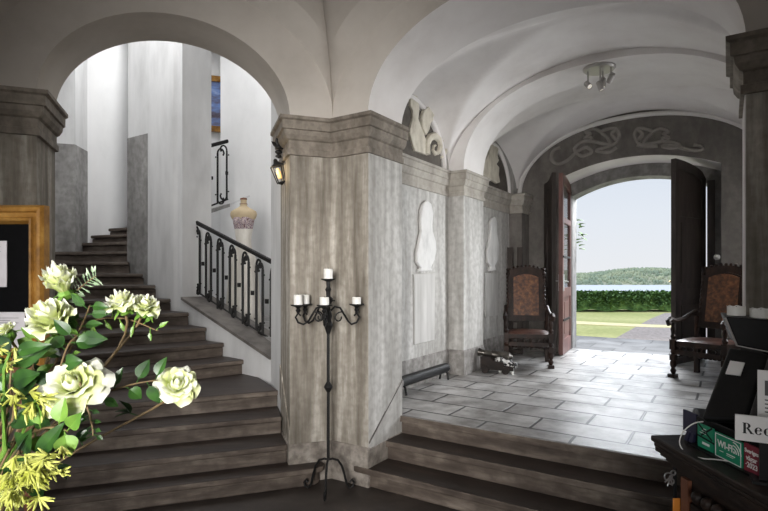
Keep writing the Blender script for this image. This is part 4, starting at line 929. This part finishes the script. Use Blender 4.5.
def rose(px, py, d, dpx, axis, opn, seed, label, nleaf=3, stemdir=None, hs_=1.0):
    c = P(px, py, d); rad = dpx/2*d/F; ax = Vector(axis).normalized()
    rt = thing('white_rose', tuple(MOUTH), label, 'rose', group='white roses in the vase')
    base = c - ax*rad*.45 - MOUTH
    bl = link('bloom', rose_mesh('bloom', rad, opn, seed, hs_), rt); bl.location = base; bl.rotation_euler = ax.to_track_quat('Z', 'Y').to_euler()
    g = G(); g.lathe([(.0, -.012), (.012, -.006), (.016, .004), (.012, .012)], (0, 0, 0), 8)
    for k in range(5): a = 2*PI*k/5; leaf_into(g, Vector((.01*math.cos(a), .01*math.sin(a), .004)), Vector((math.cos(a), math.sin(a), -.2)), rad*.6, rad*.22)
    cx = g.build('calyx', M['leafpale'], rt); cx.location = base; cx.rotation_euler = bl.rotation_euler
    mid = stemdir or Vector((0, 0, .12)); pts = bez(Vector((random.uniform(-.03, .03), random.uniform(-.03, .03), -.16)), mid*.6, base-ax*.12, base, 14)
    g = G(); g.tube(pts, .0027, 6); g.build('stem', M['bark'], rt)
    for k in range(nleaf):
        i = 5+int(k*8/max(1, nleaf)); q = pts[min(i, 13)]; a = random.uniform(0, 2*PI); g = G(); dd = (pts[min(i+1, 14)]-pts[i-1]).normalized()
        s = Vector((math.cos(a), math.sin(a)*.5, .3)).normalized()
        g.tube([q, q+s*.02], .0015, 5)
        for t in (-.7, 0, .7): leaf_into(g, q+s*.02, s+dd*t, .038, .025)
        g.build('leaf', M['leaf'], rt)
    return rt
random.seed(21)
rose(62, 285, 1.12, 52, (-.15, -.4, 1), .50, 1, 'half-open white rose highest in the bouquet, before the gilt frame', 2, None, 1.5)
rose(51, 320, 1.05, 66, (-.05, -.62, .8), .62, 2, 'open white rose directly below the topmost rose', 3, None, 1.25)
rose(72, 383, .98, 66, (.1, -.8, .75), 1.05, 3, 'largest wide-open white rose low in the middle of the bouquet', 3)
rose(121, 303, 1.12, 40, (-.3, -.35, 1), .78, 4, 'greenish white rose of the raised right pair, left bloom', 1, Vector((.1, 0, .14)), 1.25)
rose(145, 306, 1.14, 38, (.45, -.35, 1), .78, 5, 'greenish white rose of the raised right pair, right bloom', 1, Vector((.1, 0, .14)), 1.2)
rose(177, 384, 1.1, 50, (.35, -.72, .6), .8, 6, 'open white rose reaching farthest right over the stairs', 3, Vector((.12, 0, .1)))
rose(3, 331, 1.0, 36, (-.5, -.4, .9), .6, 7, 'greenish half-open white rose cut by the left picture edge', 2)
# leaf sprigs
def sprig(path, label, lm, L_, W_, n, seed, name='leaf_sprig', cat='foliage', fr=.35, grp='leaf sprigs in the bouquet'):
    rnd = random.Random(seed); pts = [Vector((0, 0, -.14))]+[P(*p)-MOUTH for p in path]; full = []
    for i in range(len(pts)-1):
        p0, p1, p2, p3 = pts[max(0, i-1)], pts[i], pts[i+1], pts[min(len(pts)-1, i+2)]
        for j in range(6): t = j/6; full.append(.5*((2*p1)+(p2-p0)*t+(2*p0-5*p1+4*p2-p3)*t*t+(3*p1-p0-3*p2+p3)*t**3))
    full.append(pts[-1]); rt = thing(name, tuple(MOUTH), label, cat, group=grp)
    g = G(); g.tube(full, [.0032-.002*i/len(full) for i in range(len(full))], 6); g.build('stem', M['bark'], rt); N_ = len(full)
    for k in range(n):
        f = fr+(1-fr)*(k+.5)/n; i = min(N_-2, int(f*(N_-1))); q = full[i].lerp(full[i+1], f*(N_-1)-i); dd = (full[i+1]-full[i]).normalized()
        a = (1 if k % 2 else -1); sd = Vector((-dd.z*a, rnd.uniform(-.6, .1), dd.x*a)); d = (sd*1.0+dd*rnd.uniform(.2, .7)+Vector((0, 0, rnd.uniform(-.2, .2)))).normalized()
        g = G(); g.tube([q, q+d*.012], .0012, 5); leaf_into(g, q+d*.01, d, L_*rnd.uniform(.55, .85), W_*rnd.uniform(.5, .8), rnd.uniform(.1, .4), up=Vector((rnd.uniform(-.4, .4), -1, rnd.uniform(.1, .7)))); g.build('leaf', lm, rt)
    return rt
sprig([(20, 440, 1.02), (48, 405, .98), (66, 350, 1.0), (78, 335, 1.02)], 'dark green leaf sprig rising between the two central roses', M['leaf'], .06, .042, 9, 1)
sprig([(30, 440, 1.0), (90, 400, 1.02), (130, 385, 1.06), (158, 380, 1.08)], 'green leaf sprig running right towards the farthest rose', M['leaf'], .05, .036, 8, 2)
sprig([(10, 430, 1.0), (10, 385, .97), (14, 350, .97)], 'broad dark leaves standing up at the left edge of the bouquet', M['leaf'], .075, .05, 9, 3)
sprig([(20, 450, .98), (40, 430, .95), (60, 428, .93), (68, 432, .92)], 'broad bright green leaves drooping under the largest rose', M['leafpale'], .06, .05, 6, 4)
sprig([(5, 440, 1.0), (-5, 400, 1.0), (-12, 360, 1.0)], 'dark leaf sprig leaning out of the left picture edge', M['leaf'], .07, .05, 8, 5)
sprig([(10, 460, 1.0), (22, 455, .95), (38, 462, .93)], 'large dark glossy leaves low above the vase rim', M['leaf'], .1, .06, 6, 6)
sprig([(50, 400, 1.06), (80, 330, 1.12), (120, 318, 1.14), (158, 331, 1.16)], 'small pale green sprig arching right under the raised rose pair', M['leafpale'], .034, .016, 14, 7)
sprig([(40, 380, 1.1), (60, 310, 1.14), (80, 288, 1.15), (96, 276, 1.15)], 'grey green feathery sprig beside the topmost rose', M['leafgrey'], .022, .007, 22, 8, fr=.55)
sprig([(62, 390, 1.0), (84, 402, .97), (92, 425, .96), (93, 436, .96)], 'thin drooping sprig with tiny leaves hanging below the largest rose', M['leaf'], .022, .013, 9, 9, fr=.5)
sprig([(30, 430, 1.05), (70, 350, 1.08), (84, 320, 1.09), (90, 305, 1.1)], 'dark slender leaf sprig behind the central roses', M['leaf'], .055, .03, 9, 10)
sprig([(20, 430, 1.03), (34, 360, 1.03), (40, 340, 1.03)], 'mid green leaf sprig left of the central roses', M['leafpale'], .05, .034, 8, 11)
# yellow green floret sprays
def spray(path, label, nf, spread, seed, f0=.45):
    rnd = random.Random(seed); pts = [Vector((0, 0, -.1))]+[P(*p)-MOUTH for p in path]
    rt = thing('yellow_flower_spray', tuple(MOUTH), label, 'flower', group='yellow green flower sprays')
    full = []
    for i in range(len(pts)-1):
        for j in range(6): full.append(pts[i].lerp(pts[i+1], j/6))
    full.append(pts[-1]); g = G(); g.tube(full, .003, 6); g.build('stem', M['leafpale'], rt)
    for k in range(nf):
        f = f0+(1-f0)*rnd.random(); i = min(len(full)-2, int(f*(len(full)-1))); q = full[i]+Vector((rnd.uniform(-1, 1), rnd.uniform(-1, .4), rnd.uniform(-1, .8)))*spread
        g = G(); d = Vector((rnd.uniform(-.5, .9), rnd.uniform(-.8, .2), rnd.uniform(-1, .2))).normalized(); g.tube([full[i], q], .001, 5)
        for m_ in range(5):
            e = (d+Vector((rnd.uniform(-.6, .6), rnd.uniform(-.6, .6), rnd.uniform(-.5, .5)))).normalized(); L_ = rnd.uniform(.018, .03)
            g.tube([q, q+e*L_*.6, q+e*L_], [.0014, .0024, .001], 5)
        g.build('floret', M['floret'], rt)
spray([(14, 480, .98), (28, 462, .92), (40, 455, .9), (52, 458, .9)], 'yellow green flower spray drooping furthest right above the vase', 34, .03, 1)
spray([(8, 490, .98), (12, 482, .92), (22, 480, .9), (36, 474, .9)], 'yellow green flower spray hanging lowest over the vase rim', 40, .032, 2)
spray([(20, 440, 1.0), (34, 405, .95), (36, 400, .95)], 'yellow green flower spray just left below the largest rose', 9, .02, 3, .85)
spray([(6, 450, .98), (2, 400, .93), (5, 392, .93)], 'yellow green flower spray at the left picture edge', 8, .02, 4, .85)
spray([(4, 450, 1.0), (4, 370, .96), (10, 352, .96)], 'thin yellow green spray topmost at the left edge', 5, .018, 5, .88)

# ================================================================= FOREGROUND RIGHT: the reception desk
DZ = 1.05
e0 = Vector((1.0, 1.98)); e1 = Vector((1.062, .75)); dd = (e1-e0).normalized(); nn = Vector((-dd.y, dd.x))
if nn.x < 0: nn = -nn
def dk(a, b): w = e0+dd*a+nn*b; return (w.x, w.y)          # a: along towards the camera, b: to the right
DL = 1.22; DW = .95
root = thing('reception_desk', (e0.x, e0.y, 0), 'dark carved oak reception desk at the right edge', 'desk')
def dprism(g, a0, a1, b0, b1, z0, z1):
    g.prism([(dk(a, b)[0]-e0.x, dk(a, b)[1]-e0.y) for a, b in ((a0, b0), (a1, b0), (a1, b1), (a0, b1))], z0, z1)
g = G(); dprism(g, 0, DL, 0, DW, DZ-.022, DZ); dprism(g, .008, DL, .008, DW, DZ-.04, DZ-.022); o = g.build('desk_top', M['oldwood'], root); bevel(o, .006)
g = G()
for i in range(5): dprism(g, .012+.014*i, DL, .012+.012*i, DW, DZ-.04-.014*(i+1), DZ-.04-.014*i)
g.build('cornice_moulding', M['oldwood'], root, smooth=False)
g = G(); dprism(g, .08, DL-.02, .07, DW-.05, .1, DZ-.1); g.build('body', M['oldwood'], root, smooth=False)
g = G(); dprism(g, .06, DL, .05, DW, 0, .1); g.build('plinth', M['oldwood'], root, smooth=False)
for a0, a1 in ((.16, .58), (.64, 1.06)):
    g = G(); dprism(g, a0, a1, .052, .07, .18, .86)
    dprism(g, a0+.05, a1-.05, .042, .055, .25, .8)
    for i in range(7): g.sphere((dk(a0+.05+.05*i, .045)[0]-e0.x, dk(a0+.05+.05*i, .045)[1]-e0.y, .90), .022, n=8)
    g.build('carved_panel', M['oldwood'], root)
g = G(); dprism(g, .1, .14, .055, .075, .3, .93); g.build('corner_strip', M['brownstrip'], root, smooth=False)
# signs standing on the desk edge
SU = .085
def side_plate(name, y_px0, y_px1, z0, z1, mat, label, cat, th=.006, b=SU):
    """upright plate parallel to the desk edge, between two picture columns"""
    def a_at(x):
        k = (x-CX)/F; w = e0+nn*b; return (k*w.y-w.x)/(dd.x-k*dd.y)
    a0, a1 = a_at(y_px0), a_at(y_px1); w0 = dk(a0, b); w = a1-a0
    root = thing(name, (w0[0], w0[1], DZ), label, cat, math.atan2(dd.y, dd.x))
    return root, w, z1-z0
def panel(root, x0, x1, z0, z1, y0, y1, name, mat): g = G(); g.bx(x0, x1, y0, y1, z0, z1); return g.build(name, mat, root, smooth=False)
def put_text(root, txt, size, x, z, y, mat, name='lettering', bold=0, tilt=0):
    me = text_mesh(txt, size, .0004, bold); me.materials.append(mat); o = bpy.data.objects.new(name, me); COL.objects.link(o); o.parent = root; o.location = (x, y, z); o.rotation_euler = (R(90), tilt, 0); return o
# the dark holder the signs lean on
r0, w, h_ = side_plate('sign_holder', 697, 766, 0, .09, None, 'long black holder strip behind the green and red signs on the desk', 'sign holder', b=SU+.012)
panel(r0, -.01, w+.16, 0, .10, .004, .016, 'back_plate', M['plasticblack']); panel(r0, -.01, w+.16, 0, .006, -.03, .03, 'foot', M['plasticblack'])
Y_ = -.004
rA, w, h_ = side_plate('green_sign', 698.5, 714, 0, .08, None, 'smaller green sign with dark diagonal marks, left of the wireless sign', 'sign')
o = panel(rA, 0, w, .008, .088, -.003, .003, 'plate', M['greensign'])
g = G()
for a_, b_ in (((.005, .085), (.075, .047)), ((.075, .088), (.02, .05)), ((.0, .046), (.085, .04))):
    v0, v1 = Vector((a_[0], 0, a_[1])), Vector((b_[0], 0, b_[1])); c = (v0+v1)/2; d = v1-v0; g.box((c.x, -.0035, c.z), (d.length, .001, .006), rot=Matrix.Rotation(-math.atan2(d.z, d.x), 3, 'Y'))
g.build('dark_marks', M['plasticblack'], rA, smooth=False)
g = G(); g.bx(.025, .062, -.004, -.003, .022, .030)
for i in range(3): g.bx(.012+.01*i, .045, -.004, -.003, .058+.008*i, .060+.008*i)
g.build('printed_lines', M['signwhite'], rA, smooth=False)
rB, w, h_ = side_plate('wifi_sign', 715.5, 743, 0, .08, None, 'green Wi-Fi sign with white border, middle of the desk edge signs', 'sign')
panel(rB, 0, w, .002, .084, -.003, .003, 'plate', M['greensign'])
g = G()
for x0, x1, z0, z1 in ((.004, w-.004, .006, .0085), (.004, w-.004, .0785, .081), (.004, .0065, .006, .081), (w-.0065, w-.004, .006, .081)): g.bx(x0, x1, -.004, -.003, z0, z1)
g.build('border', M['signwhite'], rB, smooth=False)
put_text(rB, 'WI-FI', .030, w*.40, .050, -.0035, M['signwhite'], bold=.0008)
g = G()
for r_ in (.014, .024, .034):
    pts = [(w*.70+r_*math.cos(t), -.004, .040+r_*math.sin(t)) for t in [R(0+90*i/8) for i in range(9)]]; g.tube(pts, .0017, 5)
g.sphere((w*.70+.004, -.004, .043), .004, 1, .2, 1, 8); g.build('signal_arcs', M['signwhite'], rB)
g = G(); g.bx(w*.2, w*.34, -.004, -.003, .027, .029); g.bx(w*.46, w*.76, -.004, -.003, .027, .030); g.bx(w*.46, w*.7, -.004, -.003, .022, .0235); g.build('printed_lines', M['signwhite'], rB, smooth=False)
rC, w, h_ = side_plate('red_sign', 745, 760.5, 0, .08, None, 'dark red sign with pale lettering and 2023, right end of the signs', 'sign')
panel(rC, 0, w, .002, .088, -.003, .003, 'plate', M['redsign'])
for i, (t, s) in enumerate((('Sveriges', .017), ('vägar', .021), ('·2023', .022))): put_text(rC, t, s, w*.5, .068-.021*i, -.0035, M['signwhite'], bold=.0004)
rD, w, h_ = side_plate('navy_stand', 684, 697, 0, .1, None, 'dark navy plastic leaflet stand at the far corner of the desk', 'leaflet stand', b=SU+.02)
panel(rD, 0, w, .03, .105, -.004, .004, 'plate', M['navy'])
g = G()
for s in (.25, .6): g.prism([(w*s, 0), (w*s+.02, 0), (w*s+.03, .035), (w*s+.015, .035)], -.012, .012, lambda x, z, h: (x, h, z))
g.build('foot', M['navy'], rD, smooth=False)
# reception name plate, facing the hall
def letter_shapes(g, txt, h, x, y):
    """heavy roman lettering built from stems, serifs and bowls (x-height .66h)"""
    X = h*.66; S = h*.2; T = h*.055; yy = (y-.0012, y)
    def st(x0, z0, z1, s=S): g.bx(x0, x0+s, yy[0], yy[1], z0, z1)
    def serif(x0, z, w): g.bx(x0, x0+w, yy[0], yy[1], z, z+T)
    def ring(cx, cz, rx, rz, t0, t1, thick):
        n = 22; vs = []
        for i in range(n+1):
            t = R(t0+(t1-t0)*i/n); k = T+ (thick-T)*abs(math.cos(t))**1.3
            vs.append((cx+rx*math.cos(t), cz+rz*math.sin(t), cx+(rx-k)*math.cos(t), cz+(rz-min(k, T*1.3+0*k) if False else cz*0+rz-k*.75-0)*math.sin(t) if False else cz+(rz-k*.8)*math.sin(t)))
        for i in range(n):
            a, b = vs[i], vs[i+1]; g.prism([(a[0], a[1]), (b[0], b[1]), (b[2], b[3]), (a[2], a[3])], yy[0], yy[1], lambda px_, pz, hh: (px_, hh, pz))
    for ch in txt:
        if ch == 'R':
            st(x+S*.3, 0, h); serif(x, 0, S*1.6); serif(x, h-T, S*1.6); ring(x+S*1.3, h*.74, h*.36, h*.26, -90, 90, S); 
            g.prism([(x+S*1.5, h*.5), (x+S*2.5, h*.5), (x+S*4.2, 0), (x+S*3.1, 0)], yy[0], yy[1], lambda a, b, c: (a, c, b)); serif(x+S*3.0, 0, S*1.5); x += h*.93
        elif ch == 'e':
            ring(x+X*.46, X/2, X*.46, X*.52, 20, 325, S); serif(x+S*.5, X*.52, X*.72); x += X*1.06
        elif ch == 'c':
            ring(x+X*.46, X/2, X*.46, X*.52, 50, 315, S); g.sphere((x+X*.72, y-.0006, X*.78), S*.5, 1, .05, 1, 8); x += X*1.02
        elif ch == 'p':
            st(x+S*.3, -h*.3, X); serif(x, -h*.3, S*1.6); serif(x, X-T, S); ring(x+S*1.0, X/2, X*.5, X*.52, -100, 100, S); x += X*1.12
        elif ch == 't':
            st(x+S*.5, 0, h*.86); serif(x, X-T, S*2.2); serif(x+S*.6, 0, S*1.5); x += X*.72
        elif ch == 'i':
            st(x+S*.3, 0, X); serif(x, 0, S*1.6); serif(x, X-T, S); g.sphere((x+S*.8, y-.0006, h*.9), S*.6, 1, .05, 1, 10); x += X*.56
        elif ch == 'o': ring(x+X*.5, X/2, X*.5, X*.52, 0, 360, S); x += X*1.12
        elif ch == 'n':
            st(x+S*.3, 0, X); serif(x, 0, S*1.6); serif(x, X-T, S); ring(x+S*1.2+X*.2, X*.52, X*.36, X*.5, 0, 150, S); st(x+S*1.2+X*.56-S, 0, X*.55); serif(x+S*.9+X*.56-S, 0, S*1.6); x += X*1.2
    return x
sp = P(735, 439.3, 1.55); sp2 = P(735, 414, 1.55); sh = sp2.z-sp.z
root = thing('reception_sign', (sp.x, sp.y, DZ), 'white plate lettered Reception in black, above the green signs', 'sign', R(-28)); zz = sp.z-DZ
g = G(); g.bx(0, .33, -.004, .004, zz, zz+sh); o = g.build('plate', M['signwhite'], root, smooth=False)
g = G(); letter_shapes(g, 'Reception', .031, .018, -.0042)
for v in g.bm.verts: v.co.z += zz+sh*.30
g.build('lettering', M['ink'], root, smooth=False)
g = G(); g.bx(.06, .27, .004, .016, 0.0, zz+.03); g.bx(.04, .29, -.02, .06, 0, .008); g.build('stand', M['plasticblack'], root, smooth=False)
# tilted screen seen from the back
def slab(root, c4, th, name, mat, rnd=0):
    c4 = [Vector(c)-Vector(root.location) for c in c4]; n = (c4[1]-c4[0]).cross(c4[3]-c4[0]).normalized()*th
    if n.y < 0: n = -n
    g = G(); lo = [g.v(c) for c in c4]; hi = [g.v(c+n) for c in c4]; g.f(lo); g.f(hi[::-1])
    for i in range(4): g.f([lo[i], lo[(i+1) % 4], hi[(i+1) % 4], hi[i]])
    o = g.build(name, mat, root, smooth=True); 
    if rnd: bevel(o, rnd, 4)
    return o
mb = P(722, 417, 1.82)
root = thing('till_screen', (mb.x, mb.y, DZ), 'large black till screen leaning back, with a small white label, on the desk', 'screen')
slab(root, [P(700.5, 418, 1.78), P(747, 420, 1.66), P(768, 353, 1.80), P(728.5, 346, 1.93)], .028, 'screen_back', M['plasticblack'], .012)
slab(root, [P(748, 419, 1.655), P(759, 420, 1.64), P(777, 360, 1.77), P(768, 357, 1.79)], .02, 'side_rail', M['plasticgrey'], .003)
q4 = [P(700.5, 418, 1.78), P(747, 420, 1.66), P(768, 353, 1.80), P(728.5, 346, 1.93)]; nq = (q4[1]-q4[0]).cross(q4[3]-q4[0]).normalized(); nq = -nq if nq.y > 0 else nq
bl_ = lambda s_, t_: q4[0].lerp(q4[1], s_).lerp(q4[3].lerp(q4[2], s_), t_)+nq*.004
slab(root, [bl_(.20, .60), bl_(.56, .60), bl_(.56, .79), bl_(.20, .79)], .003, 'label_sticker', M['signwhite'])
g = G(); g.box((.06, .06, .05), (.2, .16, .10), R(-25)); o = g.build('base', M['plasticblack'], root); bevel(o, .01)
# upper black display, an inverted trapezoid with a pale edge
root = thing('receipt_printer', tuple(P(745, 345, 1.98)), 'black wedge-shaped printer with a pale edge, above the tilted screen', 'printer')
base = Vector(root.location)
f4 = [P(737, 345.5, 1.93), P(790, 356, 1.86), P(792, 322, 1.86), P(725.5, 316.5, 1.93)]
bk = Vector((.12, .22, 0)); g = G(); lo = [g.v(c-base) for c in f4]; hi = [g.v(c-base+bk) for c in f4]; g.f(lo); g.f(hi[::-1])
for i in range(4): g.f([lo[i], lo[(i+1) % 4], hi[(i+1) % 4], hi[i]])
o = g.build('housing', M['plasticblack'], root); bevel(o, .006, 3)
g = G(); g.tube([f4[3]-base+Vector((-.003, -.004, -.005)), f4[0]-base+Vector((-.003, -.004, 0))], .0035, 6); g.tube([f4[0]-base+Vector((-.003, -.004, 0)), f4[1]-base+Vector((0, -.004, 0))], .002, 6); g.build('edge_trim', M['spotmetal'], root)
pc = P(765, 352, 1.98)
g = G(); g.bx(pc.x-base.x-.03, pc.x-base.x+.09, pc.y-base.y-.03, pc.y-base.y+.09, DZ-base.z, f4[0].z-base.z+.005); g.build('stand', M['plasticblack'], root, smooth=False)
for i, (x, yt, yb, d, wpx, lab) in enumerate(((736.3, 306, 318.5, 2.0, 16, 'white scalloped candle, left one of two on the black printer'), (761, 308.5, 321, 1.97, 19, 'white scalloped candle, right one of two on the black printer'))):
    c = P(x, yb, d); zt_ = P(x, yt, d).z; c.z = f4[3].z-.001 + (f4[2].z-f4[3].z)*(i*.5); h_ = zt_-c.z; r_ = wpx/2*d/F
    rt = thing('pillar_candle', tuple(c), lab, 'candle', group='candles on the printer')
    def wallf(u, v, r_=r_, h_=h_): return (r_*math.cos(2*PI*u), r_*math.sin(2*PI*u), v*h_*(1+.06*math.cos(2*PI*u*7)*(v > .9)))
    g = G(); g.grid(wallf, 56, 6); g.lathe([(r_*.98, h_*.86), (0, h_*.82)], (0, 0, 0), 28); g.lathe([(0, .0), (r_, .0)], (0, 0, 0), 28); g.build('wax', M['wax'], rt, recalc=True)
    g = G(); g.tube([(0, 0, h_*.8), (0, 0, h_*.98)], .0015, 5); g.build('wick', M['ink'], rt)
# small framed leaflet behind the name plate
lp0 = P(757.5, 415, 1.6)
root = thing('framed_leaflet', (lp0.x, lp0.y, DZ), 'white framed leaflet standing behind the Reception plate at the right edge', 'leaflet', R(-33)); zz = P(757, 417, 1.6).z-DZ; zh = P(757, 370, 1.6).z-DZ
g = G(); g.bx(0, .11, 0, .008, zz-.02, zh); g.build('frame', M['signwhite'], root, smooth=False)
g = G(); g.bx(.018, .092, -.001, 0, zh-.075, zh-.03); g.build('picture', M['plasticgrey'], root, smooth=False)
g = G()
for i in range(4): g.bx(.018, .08-.01*(i % 2), -.001, 0, zh-.09-.012*i, zh-.087-.012*i)
g.build('printed_lines', M['ink'], root, smooth=False)
g = G(); g.bx(.03, .08, .008, .06, 0, zz+.02); g.build('stand', M['plasticblack'], root, smooth=False)
# white cable looping at the desk corner
cpts = [P(731, 418.5, 1.80), P(712, 421, 1.82), P(695, 423, 1.84), P(684, 431, 1.85), P(679.5, 442, 1.84), P(685, 452, 1.80), P(700, 458, 1.73), P(716, 459.5, 1.68), P(728, 461, 1.62)]
full = []
for i in range(len(cpts)-1):
    p0, p1, p2, p3 = cpts[max(0, i-1)], cpts[i], cpts[i+1], cpts[min(len(cpts)-1, i+2)]
    for j in range(6): t = j/6; full.append(.5*((2*p1)+(p2-p0)*t+(2*p0-5*p1+4*p2-p3)*t*t+(3*p1-p0-3*p2+p3)*t**3))
full.append(cpts[-1])
root = thing('white_cable', tuple(cpts[4]), 'white cable looping at the far corner of the reception desk', 'cable')
g = G(); g.tube([p-cpts[4] for p in full], .0021, 8); g.build('cord', M['cable'], root)
g = G(); g.tube([full[0]-cpts[4], full[0]-cpts[4]+Vector((.02, -.004, .002))], .006, 8); g.build('plug', M['cable'], root)
# bunch of keys on a strap at the desk corner
kp = P(671, 472, 1.92)
root = thing('key_bunch', tuple(kp), 'bunch of silver keys on a black strap hanging from the desk corner', 'keys'); root.scale = (.7, .7, .7)
g = G(); g.tube([(.03, .02, .06), (.02, 0, .0), (.015, -.01, -.15)], .01, 6); g.build('strap', M['plasticblack'], root)
for cx_, cz, r_ in ((-.02, -.02, .02), (.005, .0, .012), (-.005, -.045, .014)): g = G(); g.tube([(cx_+r_*math.cos(t*PI/8), -.012, cz+r_*math.sin(t*PI/8)) for t in range(16)], .004, 6, closed=True); g.build('ring', M['steel'], root)
for a_, l_ in ((-1.9, .05), (-1.4, .045), (-2.4, .04)): g = G(); g.tube([(-.01, -.014, -.02), (-.01+l_*math.cos(a_), -.016, -.02+l_*math.sin(a_))], .004, 6); g.sphere((-.01, -.014, -.02), .009, 1, .4, 1, 8); g.build('key', M['steel'], root)
g = G(); g.bx(-.005, .035, -.03, -.02, -.21, -.125); o = g.build('leather_tag', M['orange'], root); bevel(o, .008)

# ================================================================= LIGHT
w = bpy.data.worlds.new('sky'); sc.world = w; w.use_nodes = True; nt = w.node_tree; N, L = nt.nodes, nt.links
bg = N['Background']; tc = N.new('ShaderNodeTexCoord'); sx = N.new('ShaderNodeSeparateXYZ'); L.new(tc.outputs['Generated'], sx.inputs[0])
cr = N.new('ShaderNodeValToRGB'); L.new(sx.outputs['Z'], cr.inputs['Fac']); e = cr.color_ramp.elements
e[0].position = 0; e[0].color = (.83, .85, .88, 1); e[1].position = 1; e[1].color = (1.6, 1.9, 2.4, 1)
e.new(.10).color = (.78, .83, .90, 1); e.new(.25).color = (.66, .74, .86, 1); e.new(.34).color = (1.4, 1.6, 1.9, 1)
L.new(cr.outputs[0], bg.inputs['Color']); bg.inputs['Strength'].default_value = 1.0
def area(name, loc, target, sx_, sy_, power, col=(1, 1, 1), spread=180):
    l = bpy.data.lights.new(name, 'AREA'); l.shape = 'RECTANGLE'; l.size = sx_; l.size_y = sy_; l.energy = power; l.color = col; l.spread = R(spread)
    o = bpy.data.objects.new(name, l); COL.objects.link(o); o.location = loc; o.rotation_euler = (Vector(target)-Vector(loc)).to_track_quat('-Z', 'Y').to_euler(); return o
def sun(d, s, col, ang=1.5):
    l = bpy.data.lights.new('sun', 'SUN'); l.energy = s; l.color = col; l.angle = R(ang); o = bpy.data.objects.new('sun', l); COL.objects.link(o); o.rotation_euler = Vector(d).to_track_quat('-Z', 'Y').to_euler(); return o
sd = BV*.85+HV*.25+Vector((0, 0, -.85)); sun(sd, 1.3, (1, .95, .86))
area('door_sky_boost', H(7.7, 1.3, 4.6), H(2.6, 1.1, .6), 3.4, 1.8, 560, (.94, .97, 1), 130)  # added lamp above the doorway view, strengthens the sky light coming in
mwl = (Vector(VERT[2])+Vector(VERT[3]))/2; ol = Vector((mwl.x, mwl.y))-O_; ol.normalize()
area('daylight_window_left', (mwl.x+ol.x*.5, mwl.y+ol.y*.5, 2.0), (O_.x, O_.y, 1.2), 1.5, 2.2, 7, (1, .97, .93))
mwb = (Vector(VERT[4])+Vector(VERT[5]))/2; ob = Vector((mwb.x, mwb.y))-O_; ob.normalize()
area('daylight_window_back', (mwb.x+ob.x*.4, mwb.y+ob.y*.4, 2.0), (-.40, 4.3, 1.45), 1.3, 2.0, 50, (1, .975, .945), 50)
area('hall_fill', H(3.9, QR+.40, 1.95), H(.7, -.3, 1.75), 1.05, 1.3, 60, (.96, .98, 1), 88)  # fill lamp behind the added window, aimed at the left jamb and wall
area('stair_fill', (-3.3, 5.9, ZT-.02), (-3.3, 6.0, 0), 2.0, 1.8, 64, (1, 1, 1))  # lamp added under the closed stair ceiling to brighten the pier
area('stair_fill_back', (-3.7, 8.1, ZT-.02), (-3.7, 8.1, 0), 1.0, .8, 21, (1, 1, 1))  # second added ceiling lamp, brightens the wall behind the upper steps
area('stair_fill_well', (-1.6, 8.0, ZT-.02), (-1.6, 8.0, 0), 1.4, 1.6, 26, (1, 1, 1))  # third added ceiling lamp, brightens the well around the dress form
l = bpy.data.lights.new('lantern_glow', 'POINT'); l.energy = 1.5; l.color = (1, .8, .5); l.shadow_soft_size = .03
o = bpy.data.objects.new('lantern_glow', l); COL.objects.link(o); o.location = (lp.x-.06, lp.y-.06, zl)
# ================================================================= CAMERA
cam = bpy.data.cameras.new('camera'); co = bpy.data.objects.new('camera', cam); COL.objects.link(co)
co.location = (0, 0, HC); co.rotation_euler = (R(90), 0, 0); cam.sensor_width = 36; cam.lens = 36*F/768; cam.shift_y = (YH-255.5)/768; cam.clip_start = .05; cam.clip_end = 5000
sc.camera = co
sc.view_settings.view_transform = 'Standard'; sc.view_settings.look = 'None'; sc.view_settings.exposure = 0; sc.view_settings.gamma = 1
